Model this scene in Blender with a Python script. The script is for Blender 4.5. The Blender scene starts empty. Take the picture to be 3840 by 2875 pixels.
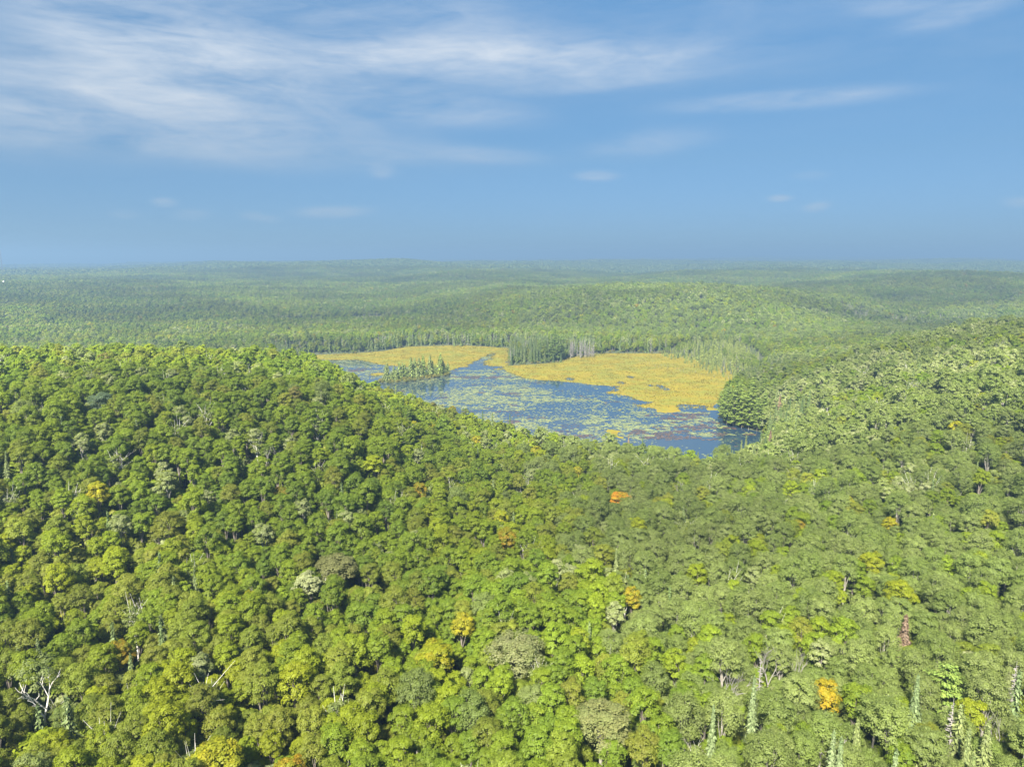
import bpy, math, random
import numpy as np
from mathutils import Vector, Matrix
R = math.radians
rng = np.random.default_rng(7)
random.seed(7)
sc = bpy.context.scene
col = sc.collection

# ------------------------------------------------------------------ camera, sky, sun, exposure
W_PX, H_PX, F_PX, CAM_H, PITCH = 3840.0, 2875.0, 2665.0, 90.0, R(9.83)
cd = bpy.data.cameras.new('camera'); cam = bpy.data.objects.new('camera', cd); col.objects.link(cam)
cam.location = (0, 0, CAM_H); cam.rotation_euler = (R(90) - PITCH, 0, 0)
cd.sensor_fit = 'HORIZONTAL'; cd.sensor_width = 36; cd.lens = 36 * F_PX / W_PX
cd.clip_start = 1; cd.clip_end = 60000
sc.camera = cam

SUN_EL, SUN_AZ = R(47), R(-158)          # azimuth clockwise from the view direction (+Y)
SUN_DIR = Vector((math.sin(SUN_AZ) * math.cos(SUN_EL), math.cos(SUN_AZ) * math.cos(SUN_EL), math.sin(SUN_EL)))
sd_ = bpy.data.lights.new('sun', 'SUN'); sun = bpy.data.objects.new('sun', sd_); col.objects.link(sun)
sd_.energy = 5.0; sd_.angle = R(4); sd_.color = (1.0, 0.93, 0.80)
sun.rotation_euler = SUN_DIR.to_track_quat('Z', 'Y').to_euler(); sun.location = (-200, -100, 300)

sc.view_settings.view_transform = 'Standard'; sc.view_settings.look = 'None'
sc.view_settings.exposure = 2.32; sc.view_settings.gamma = 1
sc.view_settings.use_curve_mapping = False
cy = sc.cycles
cy.use_denoising = True
cy.max_bounces = 6; cy.diffuse_bounces = 3; cy.glossy_bounces = 2; cy.transmission_bounces = 3
cy.transparent_max_bounces = 4; cy.volume_bounces = 0; cy.caustics_reflective = False; cy.caustics_refractive = False
cy.use_adaptive_sampling = False
cy.sample_clamp_indirect = 4

def pix_dir(px, py):
    """unit direction of a photograph pixel (3840 x 2875)"""
    u, v = (px - W_PX / 2) / F_PX, (H_PX / 2 - py) / F_PX
    c, s = math.cos(PITCH), math.sin(PITCH)
    d = Vector((u, c + v * s, -s + v * c)); d.normalize(); return d
def az_el(px, py):
    d = pix_dir(px, py); return math.atan2(d.x, d.y), math.asin(d.z)

class NT:
    """small helper to wire nodes"""
    def __init__(s, tree): s.t = tree; s.t.nodes.clear()
    def n(s, typ, **kw):
        nd = s.t.nodes.new(typ)
        for k, v in kw.items(): setattr(nd, k, v)
        return nd
    def put(s, sock, v):
        if isinstance(v, bpy.types.NodeSocket): s.t.links.new(v, sock)
        else:
            if sock.type == 'RGBA' and len(v) == 3: v = (*v, 1)
            sock.default_value = v
    def m(s, op, a, b=0.0, c=None, clamp=False):
        nd = s.n('ShaderNodeMath', operation=op, use_clamp=clamp)
        s.put(nd.inputs[0], a); s.put(nd.inputs[1], b)
        if c is not None: s.put(nd.inputs[2], c)
        return nd.outputs[0]
    def mix(s, f, a, b, blend='MIX'):
        nd = s.n('ShaderNodeMix', data_type='RGBA', blend_type=blend)
        s.put(nd.inputs[0], f); s.put(nd.inputs[6], a); s.put(nd.inputs[7], b)
        return nd.outputs[2]
    def noise(s, vec, scale, detail=4, rough=.55, dist=0.0):
        nd = s.n('ShaderNodeTexNoise')
        if vec is not None: s.put(nd.inputs['Vector'], vec)
        nd.inputs['Scale'].default_value = scale; nd.inputs['Detail'].default_value = detail
        nd.inputs['Roughness'].default_value = rough; nd.inputs['Distortion'].default_value = dist
        return nd.outputs['Fac']
    def rng(s, v, a, b, c=0.0, d=1.0, smooth=False):
        nd = s.n('ShaderNodeMapRange'); nd.clamp = True
        if smooth: nd.interpolation_type = 'SMOOTHSTEP'
        s.put(nd.inputs[0], v)
        for i, x in zip((1, 2, 3, 4), (a, b, c, d)): nd.inputs[i].default_value = x
        return nd.outputs[0]
    def xyz(s, x, y, z):
        nd = s.n('ShaderNodeCombineXYZ')
        for i, v in enumerate((x, y, z)): s.put(nd.inputs[i], v)
        return nd.outputs[0]

def build_world():
    w = bpy.data.worlds.new('World'); sc.world = w; w.use_nodes = True
    k = NT(w.node_tree)
    sky = k.n('ShaderNodeTexSky', sky_type='NISHITA'); sky.sun_disc = False
    sky.sun_elevation = SUN_EL; sky.sun_rotation = SUN_AZ
    sky.altitude = 300; sky.air_density = 1.0; sky.dust_density = 0.6; sky.ozone_density = 2.5
    tc = k.n('ShaderNodeTexCoord').outputs['Generated']
    sp = k.n('ShaderNodeSeparateXYZ'); k.put(sp.inputs[0], tc)
    X, Y, Z = sp.outputs
    el = k.m('ARCSINE', k.m('MINIMUM', k.m('MAXIMUM', Z, -1.0), 1.0))
    az = k.m('ARCTAN2', X, Y)
    # same at every azimuth: a tint mutes the white Nishita horizon to grey blue, overhead left bright for fill
    f = k.rng(el, 0.0, R(34), 0, 1)
    ramp = k.n('ShaderNodeValToRGB'); k.put(ramp.inputs[0], f)
    cr = ramp.color_ramp
    cr.elements[0].position = 0.0; cr.elements[0].color = (.17, .262, .431, 1)
    cr.elements[1].position = 1.0; cr.elements[1].color = (.90, 1.0, 1.0, 1)
    for e_, c_ in ((2.6, (.189, .270, .420)), (7.6, (.250, .331, .408)), (13.0, (.289, .408, .470)), (18.0, (.354, .508, .570))):
        e = cr.elements.new(e_ / 34); e.color = (*c_, 1)
    base = k.mix(1.0, sky.outputs[0], k.mix(1.0, ramp.outputs[0], (.70, .73, .735), 'MULTIPLY'), 'MULTIPLY')
    # cirrus: streaks on a shell, seen as direction patterns
    av = k.xyz(k.m('MULTIPLY', az, 1.0), k.m('MULTIPLY', el, 3.2), 0.3)
    warp = k.noise(av, 3.0, 3)
    av2 = k.xyz(k.m('ADD', az, k.m('MULTIPLY', warp, .35)), k.m('ADD', k.m('MULTIPLY', el, 4.0), k.m('MULTIPLY', warp, .25)), 1.7)
    n1 = k.noise(av2, 4.2, 9, .60)
    n2 = k.noise(k.xyz(k.m('MULTIPLY', az, 2.2), k.m('MULTIPLY', el, 13.0), 4.4), 6.0, 8, .6, .6)
    tex = k.m('ADD', k.m('MULTIPLY', n1, .74), k.m('MULTIPLY', n2, .26))
    S = W_PX / 2212
    blobs = [  # centre x, y, radius x, y (in the 2212-wide view), strength, slope
        (330, 95, 250, 95, .95, .15), (520, 150, 330, 75, .75, .0), (130, 215, 380, 90, .70, .0), (1060, 128, 430, 50, .95, .01),
        (960, 236, 190, 34, .55, .06), (520, 315, 430, 42, .42, .02), (330, 255, 520, 60, .45, 0), (1700, 216, 210, 17, .62, .0),
        (1050, 335, 120, 17, .40, .06), (1395, 312, 120, 26, .38, -.08), (2060, 34, 110, 17, .45, -.10), (1300, 185, 190, 12, .3, -.07),
        (1950, 15, 90, 16, .3, .08), (800, 30, 330, 40, .40, .02),
        (410, 464, 38, 10, .85, 0), (270, 462, 28, 8, .75, 0), (355, 438, 24, 10, .7, 0), (715, 458, 75, 12, .75, -.05), (545, 466, 24, 8, .7, 0), (580, 474, 26, 8, .7, 0),
        (1290, 380, 42, 11, .7, 0), (825, 365, 26, 18, .45, 0), (1685, 428, 24, 7, .55, 0), (1765, 447, 26, 9, .65, -.1), (1750, 380, 36, 9, .25, 0), (2200, 437, 30, 9, .6, 0)]
    dens = None
    for (cx, cyy, rx, ry, st, sl) in blobs:
        a0, e0 = az_el(cx * S, cyy * S)
        ra = rx * S / F_PX * math.cos(a0) ** 1.2; re = ry * S / F_PX * .95
        da = k.m('SUBTRACT', az, a0)
        de = k.m('SUBTRACT', k.m('SUBTRACT', el, e0), k.m('MULTIPLY', da, -sl))
        q = k.m('ADD', k.m('POWER', k.m('ABSOLUTE', k.m('DIVIDE', da, ra)), 2.0), k.m('POWER', k.m('ABSOLUTE', k.m('DIVIDE', de, re)), 2.0))
        g = k.m('MULTIPLY', k.m('EXPONENT', k.m('MULTIPLY', k.m('POWER', q, 1.5), -1.0)), st)
        dens = g if dens is None else k.m('SUBTRACT', k.m('ADD', dens, g), k.m('MULTIPLY', dens, g))
    # thin cloud over the rest of the sky, added thicker overhead for fill light
    gen = k.m('MULTIPLY', k.rng(n1, .40, .70, 0.10, 1.0), k.rng(el, R(8), R(48), 0.03, 1.8))
    amt = k.m('MULTIPLY', dens, k.rng(tex, .34, .72, 0.10, 1.25))
    amt = k.m('MINIMUM', k.m('ADD', k.m('MULTIPLY', amt, .84), k.m('MULTIPLY', gen, .35)), 0.85)
    cloudcol = k.mix(1.0, (2.5, 2.65, 2.8), k.rng(el, 0.0, R(14), .72, 1.0), 'MULTIPLY')
    outc = k.mix(amt, base, cloudcol)
    bg = k.n('ShaderNodeBackground'); k.put(bg.inputs[0], outc); bg.inputs[1].default_value = 0.065
    o = k.n('ShaderNodeOutputWorld'); k.t.links.new(bg.outputs[0], o.inputs[0])
    w.cycles.sampling_method = 'MANUAL'; w.cycles.sample_map_resolution = 512
build_world()

# ------------------------------------------------------------------ noise, polygons, terrain function
def _hash(ix, iy, seed):
    h = (ix.astype(np.int64) * 374761393 + iy.astype(np.int64) * 668265263 + seed * 974634533) & 0x7fffffff
    h = ((h ^ (h >> 13)) * 1274126177) & 0x7fffffff
    return ((h ^ (h >> 16)) & 0xffff) / 65535.0
def vnoise(x, y, seed=0):
    x = np.asarray(x, float); y = np.asarray(y, float)
    ix, iy = np.floor(x), np.floor(y); fx, fy = x - ix, y - iy
    fx, fy = fx * fx * (3 - 2 * fx), fy * fy * (3 - 2 * fy)
    a = _hash(ix, iy, seed); b = _hash(ix + 1, iy, seed); c = _hash(ix, iy + 1, seed); d = _hash(ix + 1, iy + 1, seed)
    return (a * (1 - fx) + b * fx) * (1 - fy) + (c * (1 - fx) + d * fx) * fy
def fbm(x, y, seed=0, oct=4):
    t = 0; a = .5; s = 0
    for i in range(oct):
        t = t + a * vnoise(x * 2 ** i + 13.7 * i, y * 2 ** i + 7.1 * i, seed + i); s += a; a *= .5
    return t / s
def smooth(a, b, x):
    t = np.clip((x - a) / (b - a), 0, 1); return t * t * (3 - 2 * t)
def on_water(pts):
    out = []
    for px, py in pts:
        d = pix_dir(px, py); t = -CAM_H / d.z; out.append((d.x * t, d.y * t))
    return np.array(out)
def sdf(poly, x, y):
    """signed distance to a polygon, negative inside"""
    x = np.asarray(x, float); y = np.asarray(y, float)
    d2 = np.full(x.shape, 1e18); ins = np.zeros(x.shape, bool)
    n = len(poly)
    for i in range(n):
        ax, ay = poly[i]; bx, by = poly[(i + 1) % n]
        ex, ey = bx - ax, by - ay
        t = np.clip(((x - ax) * ex + (y - ay) * ey) / (ex * ex + ey * ey + 1e-9), 0, 1)
        d2 = np.minimum(d2, (x - ax - t * ex) ** 2 + (y - ay - t * ey) ** 2)
        c = ((ay > y) != (by > y)) & (x < (bx - ax) * (y - ay) / (by - ay + 1e-12) + ax)
        ins ^= c
    return np.where(ins, -1, 1) * np.sqrt(d2)

BASIN = on_water([(1090, 1336), (1200, 1331), (1316, 1329), (1452, 1320), (1542, 1304), (1723, 1299), (1895, 1309), (2135, 1336), (2284, 1328),
    (2488, 1328), (2600, 1332), (2720, 1365), (2800, 1415), (2810, 1448), (2745, 1468), (2700, 1500), (2674, 1525), (2669, 1557), (2709, 1588), (2760, 1602),
    (2827, 1620), (2865, 1640), (2885, 1668), (2860, 1705), (2800, 1765), (2720, 1815), (2600, 1835), (2400, 1800), (2200, 1765), (2000, 1725),
    (1800, 1660), (1600, 1598), (1450, 1562), (1370, 1540), (1310, 1500), (1240, 1440), (1150, 1375)])
ISLE = on_water([(1404, 1436), (1437, 1420), (1526, 1417), (1608, 1408), (1660, 1401), (1688, 1403), (1686, 1410), (1624, 1420), (1543, 1432), (1478, 1439)])
POINT = on_water([(1893, 1300), (1888, 1340), (1893, 1364), (1935, 1371), (2000, 1369), (2060, 1364), (2120, 1352), (2150, 1342), (2230, 1334), (2230, 1305)])
BOGS = [on_water(p) for p in (
    [(1100, 1336), (1316, 1324), (1452, 1314), (1542, 1296), (1723, 1292), (1905, 1304), (1905, 1376), (1850, 1372), (1812, 1364), (1834, 1346), (1866, 1324), (1846, 1322), (1800, 1345),
     (1745, 1373), (1692, 1382), (1600, 1381), (1533, 1376), (1434, 1368), (1344, 1349), (1250, 1350), (1167, 1346)],
    [(1891, 1374), (1905, 1394), (1968, 1418), (2081, 1428), (2135, 1430), (2216, 1442), (2307, 1446), (2334, 1463), (2284, 1471), (2397, 1499), (2488, 1523), (2560, 1517), (2623, 1519),
     (2676, 1527), (2700, 1500), (2755, 1470), (2830, 1450), (2810, 1405), (2720, 1355), (2600, 1322), (2488, 1320), (2284, 1320), (2135, 1330), (2120, 1350), (2060, 1362), (1960, 1368)],
    [(1396, 1402), (1420, 1397), (1446, 1399), (1436, 1405), (1410, 1408)])]
ISLETS = [(p, r) for p, r in zip(on_water([(2412, 1524), (2308, 1626), (2288, 1617), (2500, 1532), (2600, 1527), (2668, 1534), (2520, 1527), (1690, 1384), (1870, 1384), (2570, 1525), (2455, 1518)]), (2.6, 4.0, 2.2, 8, 5, 4.5, 5, 3, 2, 3, 3))]
FX, FY = None, None

def ht(px, D, y=None, z=None):
    if y is None: return z
    d = pix_dir(px, y); return CAM_H + d.z / math.hypot(d.x, d.y) * D - 13.0
def column(px, rows):
    """rows: (distance, ground z) or (distance, 'canopy row in the photograph')"""
    Ds, zs = [], []
    for D, v in rows:
        Ds.append(math.log(D)); zs.append(ht(px, D, y=float(v[1:])) if isinstance(v, str) else v + (3.0 if 80 < D <= 345 else 0))
    a = math.atan2((px - W_PX / 2) / F_PX, math.cos(PITCH))
    return a, Ds, zs
COLS = [
    (-1500, [(30, 14), (90, 18), (150, 22), (250, 30), (340, 34), (450, 28), (600, 16), (850, 18), (1200, 30), (1900, 42), (3000, 45), (6000, 62), (17000, 66)]),
    (0, [(30, 10), (90, 13), (150, 17), (230, 'y1440'), (330, 'y1302'), (410, 26), (520, 14), (680, 8), (850, 'y1260'), (1000, 'y1210'), (1300, 'y1125'), (1700, 'y1070'), (2200, 'y1042'), (2700, 38), (3500, 'y1024'), (5500, 'y1006'), (9000, 'y1006'), (17000, 'y1008')]),
    (500, [(30, 10), (90, 13), (150, 16), (230, 'y1430'), (320, 'y1304'), (400, 25), (520, 12), (680, 6), (850, 'y1270'), (1000, 'y1210'), (1300, 'y1125'), (1700, 'y1065'), (2300, 'y1030'), (2900, 42), (3600, 'y1014'), (6000, 'y999'), (10000, 'y998'), (17000, 'y1000')]),
    (900, [(30, 10), (90, 12), (150, 15), (230, 'y1440'), (320, 'y1298'), (400, 18), (500, 8), (640, 3), (780, 'y1290'), (900, 'y1245'), (1100, 'y1165'), (1500, 'y1085'), (1900, 'y1055'), (2600, 'y1010'), (2950, 'y994'), (3800, 50), (6000, 'y992'), (10000, 'y990'), (17000, 'y992')]),
    (1200, [(30, 9), (90, 11), (150, 14), (230, 'y1478'), (315, 'y1338'), (380, 17), (440, 5), (640, 3), (780, 'y1284'), (900, 'y1238'), (1150, 'y1150'), (1550, 'y1085'), (1950, 'y1046'), (2600, 'y1004'), (2950, 'y991'), (3800, 50), (6000, 'y988'), (10000, 'y986'), (17000, 'y987')]),
    (1370, [(30, 9), (90, 11), (150, 13), (230, 'y1540'), (310, 'y1428'), (370, 9), (420, 3), (700, 3), (780, 'y1280'), (900, 'y1235'), (1200, 'y1140'), (1600, 'y1085'), (2000, 'y1040'), (2600, 'y1000'), (2950, 'y989'), (3800, 50), (6000, 'y986'), (10000, 'y983'), (17000, 'y984')]),
    (1900, [(30, 9), (90, 11), (150, 11), (220, 6), (270, 3), (320, 2), (720, 3), (800, 'y1245'), (900, 'y1175'), (1020, 'y1120'), (1200, 'y1098'), (1500, 'y1078'), (1800, 'y1058'), (2400, 'y1012'), (3000, 'y992'), (3800, 'y986'), (5000, 50), (10000, 'y978'), (17000, 'y979')]),
    (2250, [(30, 9), (90, 10), (150, 9), (220, 5), (270, 2.5), (320, 2), (700, 3), (780, 'y1250'), (880, 'y1160'), (980, 'y1085'), (1100, 'y1068'), (1300, 28), (1700, 22), (2100, 'y1044'), (2500, 'y1020'), (3200, 'y994'), (4200, 'y984'), (6000, 55), (10000, 'y975'), (17000, 'y976')]),
    (2550, [(30, 9), (90, 10), (150, 8), (220, 5), (270, 2.5), (320, 2), (690, 2), (770, 'y1260'), (870, 'y1165'), (980, 'y1085'), (1090, 'y1066'), (1300, 26), (1700, 24), (2000, 30), (2350, 'y1022'), (3000, 40), (4200, 'y984'), (6000, 55), (10000, 'y973'), (17000, 'y974')]),
    (2800, [(30, 9), (90, 10), (150, 8), (220, 6), (280, 3), (340, 2), (400, 4), (480, 5), (600, 2), (700, 2), (790, 'y1262'), (890, 'y1170'), (1000, 'y1100'), (1120, 'y1084'), (1400, 22), (1750, 24), (2050, 'y1042'), (2350, 'y1020'), (3000, 42), (4200, 'y985'), (6000, 55), (10000, 'y971'), (17000, 'y972')]),
    (3100, [(30, 9), (90, 10), (150, 9), (230, 9), (320, 9), (400, 'y1405'), (480, 'y1340'), (560, 8), (680, 4), (820, 6), (950, 'y1190'), (1100, 'y1130'), (1350, 'y1090'), (1800, 'y1055'), (2050, 'y1038'), (2350, 'y1021'), (3000, 42), (4200, 'y986'), (6000, 55), (10000, 'y971'), (17000, 'y972')]),
    (3400, [(30, 9), (90, 10), (150, 9), (230, 12), (310, 'y1490'), (400, 'y1345'), (470, 'y1285'), (540, 'y1262'), (680, 16), (880, 6), (1080, 5), (1220, 'y1160'), (1450, 'y1085'), (1700, 'y1040'), (1850, 'y1027'), (2200, 44), (3000, 44), (4200, 'y988'), (6000, 55), (10000, 'y973'), (17000, 'y974')]),
    (3840, [(30, 9), (90, 10), (150, 10), (230, 15), (310, 'y1440'), (390, 'y1300'), (450, 'y1235'), (510, 'y1205'), (640, 26), (850, 12), (1080, 7), (1220, 'y1150'), (1450, 'y1090'), (1700, 'y1045'), (1900, 'y1028'), (2300, 44), (3000, 46), (4200, 'y990'), (6000, 55), (10000, 'y976'), (17000, 'y977')]),
    (6000, [(30, 10), (90, 12), (150, 14), (250, 20), (400, 32), (510, 38), (700, 30), (1000, 18), (1400, 25), (1900, 42), (3000, 50), (6000, 62), (17000, 70)]),
]
_tab = [column(p, r) for p, r in COLS]
AZS = np.array([t[0] for t in _tab])
LD = np.linspace(math.log(30), math.log(17000), 260)
def _pchip(xs, ys, xq):
    xs = np.array(xs); ys = np.array(ys); h = np.diff(xs); d = np.diff(ys) / h
    m = np.zeros(len(xs)); m[0], m[-1] = d[0], d[-1]
    for i in range(1, len(xs) - 1):
        m[i] = 0 if d[i - 1] * d[i] <= 0 else 2 * d[i - 1] * d[i] / (d[i - 1] + d[i])
    i = np.clip(np.searchsorted(xs, xq) - 1, 0, len(h) - 1); t = (xq - xs[i]) / h[i]
    return (ys[i] * (2 * t**3 - 3 * t**2 + 1) + h[i] * m[i] * (t**3 - 2 * t**2 + t) + ys[i + 1] * (3 * t**2 - 2 * t**3) + h[i] * m[i + 1] * (t**3 - t**2))
_prof = np.array([_pchip(t[1], t[2], LD) for t in _tab])
AQ = np.linspace(AZS[0], AZS[-1], 241)
TAB = np.array([_pchip(AZS, _prof[:, j], AQ) for j in range(len(LD))]).T       # (azimuth, log distance)
kern = np.exp(-np.linspace(-2, 2, 9) ** 2); kern /= kern.sum()
TAB = np.apply_along_axis(lambda v: np.convolve(np.pad(v, 4, 'edge'), kern, 'valid'), 0, TAB)

def ground_z(x, y, detail=True):
    x = np.asarray(x, float); y = np.asarray(y, float)
    D = np.maximum(np.hypot(x, y), 30.0); a = np.arctan2(x, y)
    back = np.abs(a)
    fa = np.clip((a - AQ[0]) / (AQ[1] - AQ[0]), 0, len(AQ) - 1.001); fl = np.clip((np.log(D) - LD[0]) / (LD[1] - LD[0]), 0, len(LD) - 1.001)
    i = fa.astype(int); j = fl.astype(int); u = fa - i; v = fl - j
    z = (TAB[i, j] * (1 - u) + TAB[i + 1, j] * u) * (1 - v) + (TAB[i, j + 1] * (1 - u) + TAB[i + 1, j + 1] * u) * v
    wb = smooth(R(70), R(130), back); z = z * (1 - wb) + (16 + 0 * z) * wb
    if detail:
        amp = np.clip(D / 500, .25, 3.0)
        z = z + (fbm(x / 70, y / 70, 3) - .5) * 5 * np.minimum(amp, 1) + (fbm(x / 170, y / 170, 4) - .5) * 15 * smooth(740, 1200, D) + (fbm(x / 520, y / 520, 5, 3) - .5) * 46 * smooth(1000, 2400, D) + (fbm(x / 1900, y / 1900, 9, 3) - .5) * 44 * smooth(2800, 5500, D)
    near = (D < 1000)
    s = np.full(x.shape, 999.0)
    if near.any():
        xn, yn = x[near], y[near]
        wob = (fbm(xn / 9, yn / 9, 21) - .5) * 5
        b = sdf(BASIN, xn, yn) + wob
        b = np.maximum(b, -(sdf(POINT, xn, yn) + wob * .6))
        s[near] = b
        zl = np.maximum(z[near], .9 + np.clip(b, 0, 30) * .05)
        t = smooth(-2.5, 16, b)
        zz = -1.3 + (zl + 1.3) * t
        isl = sdf(ISLE, xn, yn) + wob * .35
        zz = np.maximum(zz, -1.3 + 1.85 * smooth(2.2, -3.0, isl))
        z = z.copy(); z[near] = zz
    return z, s
def gz(x, y):
    return float(ground_z(np.array([x]), np.array([y]))[0][0])
def cast(px, py, h):
    """where the view ray of a pixel passes h metres above the ground"""
    d = pix_dir(px, py); t = 40.0
    ts = np.arange(40, 3500, 1.0); X = d.x * ts; Y = d.y * ts; Z = CAM_H + d.z * ts
    g, _ = ground_z(X, Y); k = np.argmax(Z < g + h)
    return float(X[k]), float(Y[k]), float(g[k])

# ------------------------------------------------------------------ mesh and material helpers
def mesh_quads(name, V, Q, mats, mi=None, attrs=None, smooth_sh=False):
    me = bpy.data.meshes.new(name)
    V = np.asarray(V, np.float32); Q = np.asarray(Q, np.int32)
    me.vertices.add(len(V)); me.vertices.foreach_set('co', V.ravel())
    me.loops.add(Q.size); me.loops.foreach_set('vertex_index', Q.ravel())
    me.polygons.add(len(Q)); me.polygons.foreach_set('loop_start', np.arange(0, Q.size, Q.shape[1], dtype=np.int32))
    for m in mats: me.materials.append(m)
    if mi is not None: me.polygons.foreach_set('material_index', np.asarray(mi, np.int32))
    if smooth_sh: me.polygons.foreach_set('use_smooth', np.ones(len(Q), bool))
    for k, (dom, typ, v) in (attrs or {}).items():
        at = me.attributes.new(k, typ, dom)
        at.data.foreach_set('value' if typ == 'FLOAT' else ('color' if typ == 'FLOAT_COLOR' else 'vector'), np.asarray(v, np.float32).ravel())
    me.update(calc_edges=True); me.validate(); return me
def link(name, data, parent=None, **props):
    o = bpy.data.objects.new(name, data); col.objects.link(o); o.parent = parent
    for k, v in props.items(): o[k] = v
    return o
def material(name):
    m = bpy.data.materials.new(name); m.use_nodes = True; return m, NT(m.node_tree)
def surf(k, sh):
    o = k.n('ShaderNodeOutputMaterial'); k.t.links.new(sh, o.inputs[0])

def leaf_material(name, trans=.56, rough=.55, spec=.25):
    m, k = material(name)
    tint = k.n('ShaderNodeAttribute', attribute_type='INSTANCER', attribute_name='tint').outputs['Color']
    var = k.n('ShaderNodeAttribute', attribute_type='GEOMETRY', attribute_name='var').outputs['Fac']
    hue = k.n('ShaderNodeAttribute', attribute_type='GEOMETRY', attribute_name='hue').outputs['Fac']
    t2 = k.n('ShaderNodeAttribute', attribute_type='INSTANCER', attribute_name='tint2').outputs['Color']
    c = k.mix(hue, tint, t2)
    vv = k.rng(var, 0, 1, 1.0, 1.85)
    c = k.mix(1.0, c, vv, 'MULTIPLY')
    p = k.n('ShaderNodeBsdfPrincipled'); k.put(p.inputs['Base Color'], c); p.inputs['Roughness'].default_value = rough
    p.inputs['Specular IOR Level'].default_value = spec
    tr = k.n('ShaderNodeBsdfTranslucent'); k.put(tr.inputs[0], k.mix(1.0, c, (1.6, 1.55, .5), 'MULTIPLY'))
    mx = k.n('ShaderNodeMixShader'); mx.inputs[0].default_value = trans
    k.t.links.new(p.outputs[0], mx.inputs[1]); k.t.links.new(tr.outputs[0], mx.inputs[2])
    surf(k, mx.outputs[0]); return m
def bark_material(name, c1, c2, scale=3.0):
    m, k = material(name)
    g = k.n('ShaderNodeTexCoord').outputs['Object']
    n = k.noise(g, scale, 5); c = k.mix(k.rng(n, .35, .65), c1, c2)
    p = k.n('ShaderNodeBsdfPrincipled'); k.put(p.inputs['Base Color'], c); p.inputs['Roughness'].default_value = .9
    surf(k, p.outputs[0]); return m
LEAF = leaf_material('broad_leaves'); NEEDLE = leaf_material('needles', .15, .6, .2)
BARK = bark_material('grey_bark', (.09, .075, .06), (.17, .15, .125))
PALEBARK = bark_material('pale_bark', (.15, .14, .115), (.25, .235, .20), 1.5)
BIRCH = bark_material('birch_bark', (.48, .46, .42), (.66, .64, .60), 1.2)
DEADWOOD = bark_material('weathered_wood', (.15, .14, .125), (.25, .235, .215), 2)

class Geo:
    """collects quads of one or two materials"""
    def __init__(s): s.V = []; s.Q = []; s.var = []; s.hue = []; s.M = []; s.n = 0
    def add(s, V, Q, var, hue, mi):
        s.V.append(V); s.Q.append(Q + s.n); s.n += len(V); s.var.append(np.full(len(Q), var) if np.isscalar(var) else var)
        s.hue.append(np.full(len(Q), hue) if np.isscalar(hue) else hue); s.M.append(np.full(len(Q), mi))
    def leaves(s, c, n, size, r, asp=.62, hue=0.0, var=None, axis=None):
        N = len(c)
        n = n / (np.linalg.norm(n, axis=1, keepdims=True) + 1e-9)
        a = r.normal(size=(N, 3)) if axis is None else axis + r.normal(size=(N, 3)) * .25
        t = np.cross(n, a) if axis is None else a - n * (a * n).sum(1, keepdims=True)
        t /= np.linalg.norm(t, axis=1, keepdims=True) + 1e-9
        b = np.cross(n, t); sz = (size * (.7 + .6 * r.random(N)))[:, None] if np.isscalar(size) else size[:, None]
        V = np.stack([c + t * sz, c + b * sz * asp + n * sz * .12, c - t * sz, c - b * sz * asp + n * sz * .12], 1).reshape(-1, 3)
        Q = np.arange(4 * N).reshape(N, 4)
        s.add(V, Q, r.random(N) if var is None else var, hue, 0)
    def tube(s, pts, rads, sides=5, mi=1):
        pts = np.asarray(pts, float); k = len(pts); V = []
        for i in range(k):
            d = pts[min(i + 1, k - 1)] - pts[max(i - 1, 0)]; d /= np.linalg.norm(d) + 1e-9
            u = np.cross(d, (0.31, .95, .05) if abs(d[1]) < .9 else (1, 0, 0)); u /= np.linalg.norm(u); v = np.cross(d, u)
            a = np.arange(sides) * 2 * math.pi / sides
            V.append(pts[i] + rads[i] * (np.cos(a)[:, None] * u + np.sin(a)[:, None] * v))
        V = np.concatenate(V); Q = []
        for i in range(k - 1):
            for j in range(sides):
                a, b = i * sides + j, i * sides + (j + 1) % sides
                Q.append((a, b, b + sides, a + sides))
        s.add(V, np.array(Q), .5, 0.0, mi)
    def mesh(s, name, mats, which=None):
        V = np.concatenate(s.V); Q = np.concatenate(s.Q); M = np.concatenate(s.M); var = np.concatenate(s.var); hue = np.concatenate(s.hue)
        if which is not None:
            k = M == which; Q = Q[k]; var = var[k]; hue = hue[k]
            if not len(Q): return None
            u, inv = np.unique(Q, return_inverse=True); V = V[u]; Q = inv.reshape(-1, 4); M = np.zeros(len(Q)); mats = [mats[which]]
        return mesh_quads(name, V, Q, mats, M, {'var': ('FACE', 'FLOAT', var), 'hue': ('FACE', 'FLOAT', hue)})
def sph(r, n):
    v = r.normal(size=(n, 3)); return v / np.linalg.norm(v, axis=1, keepdims=True)

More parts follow.
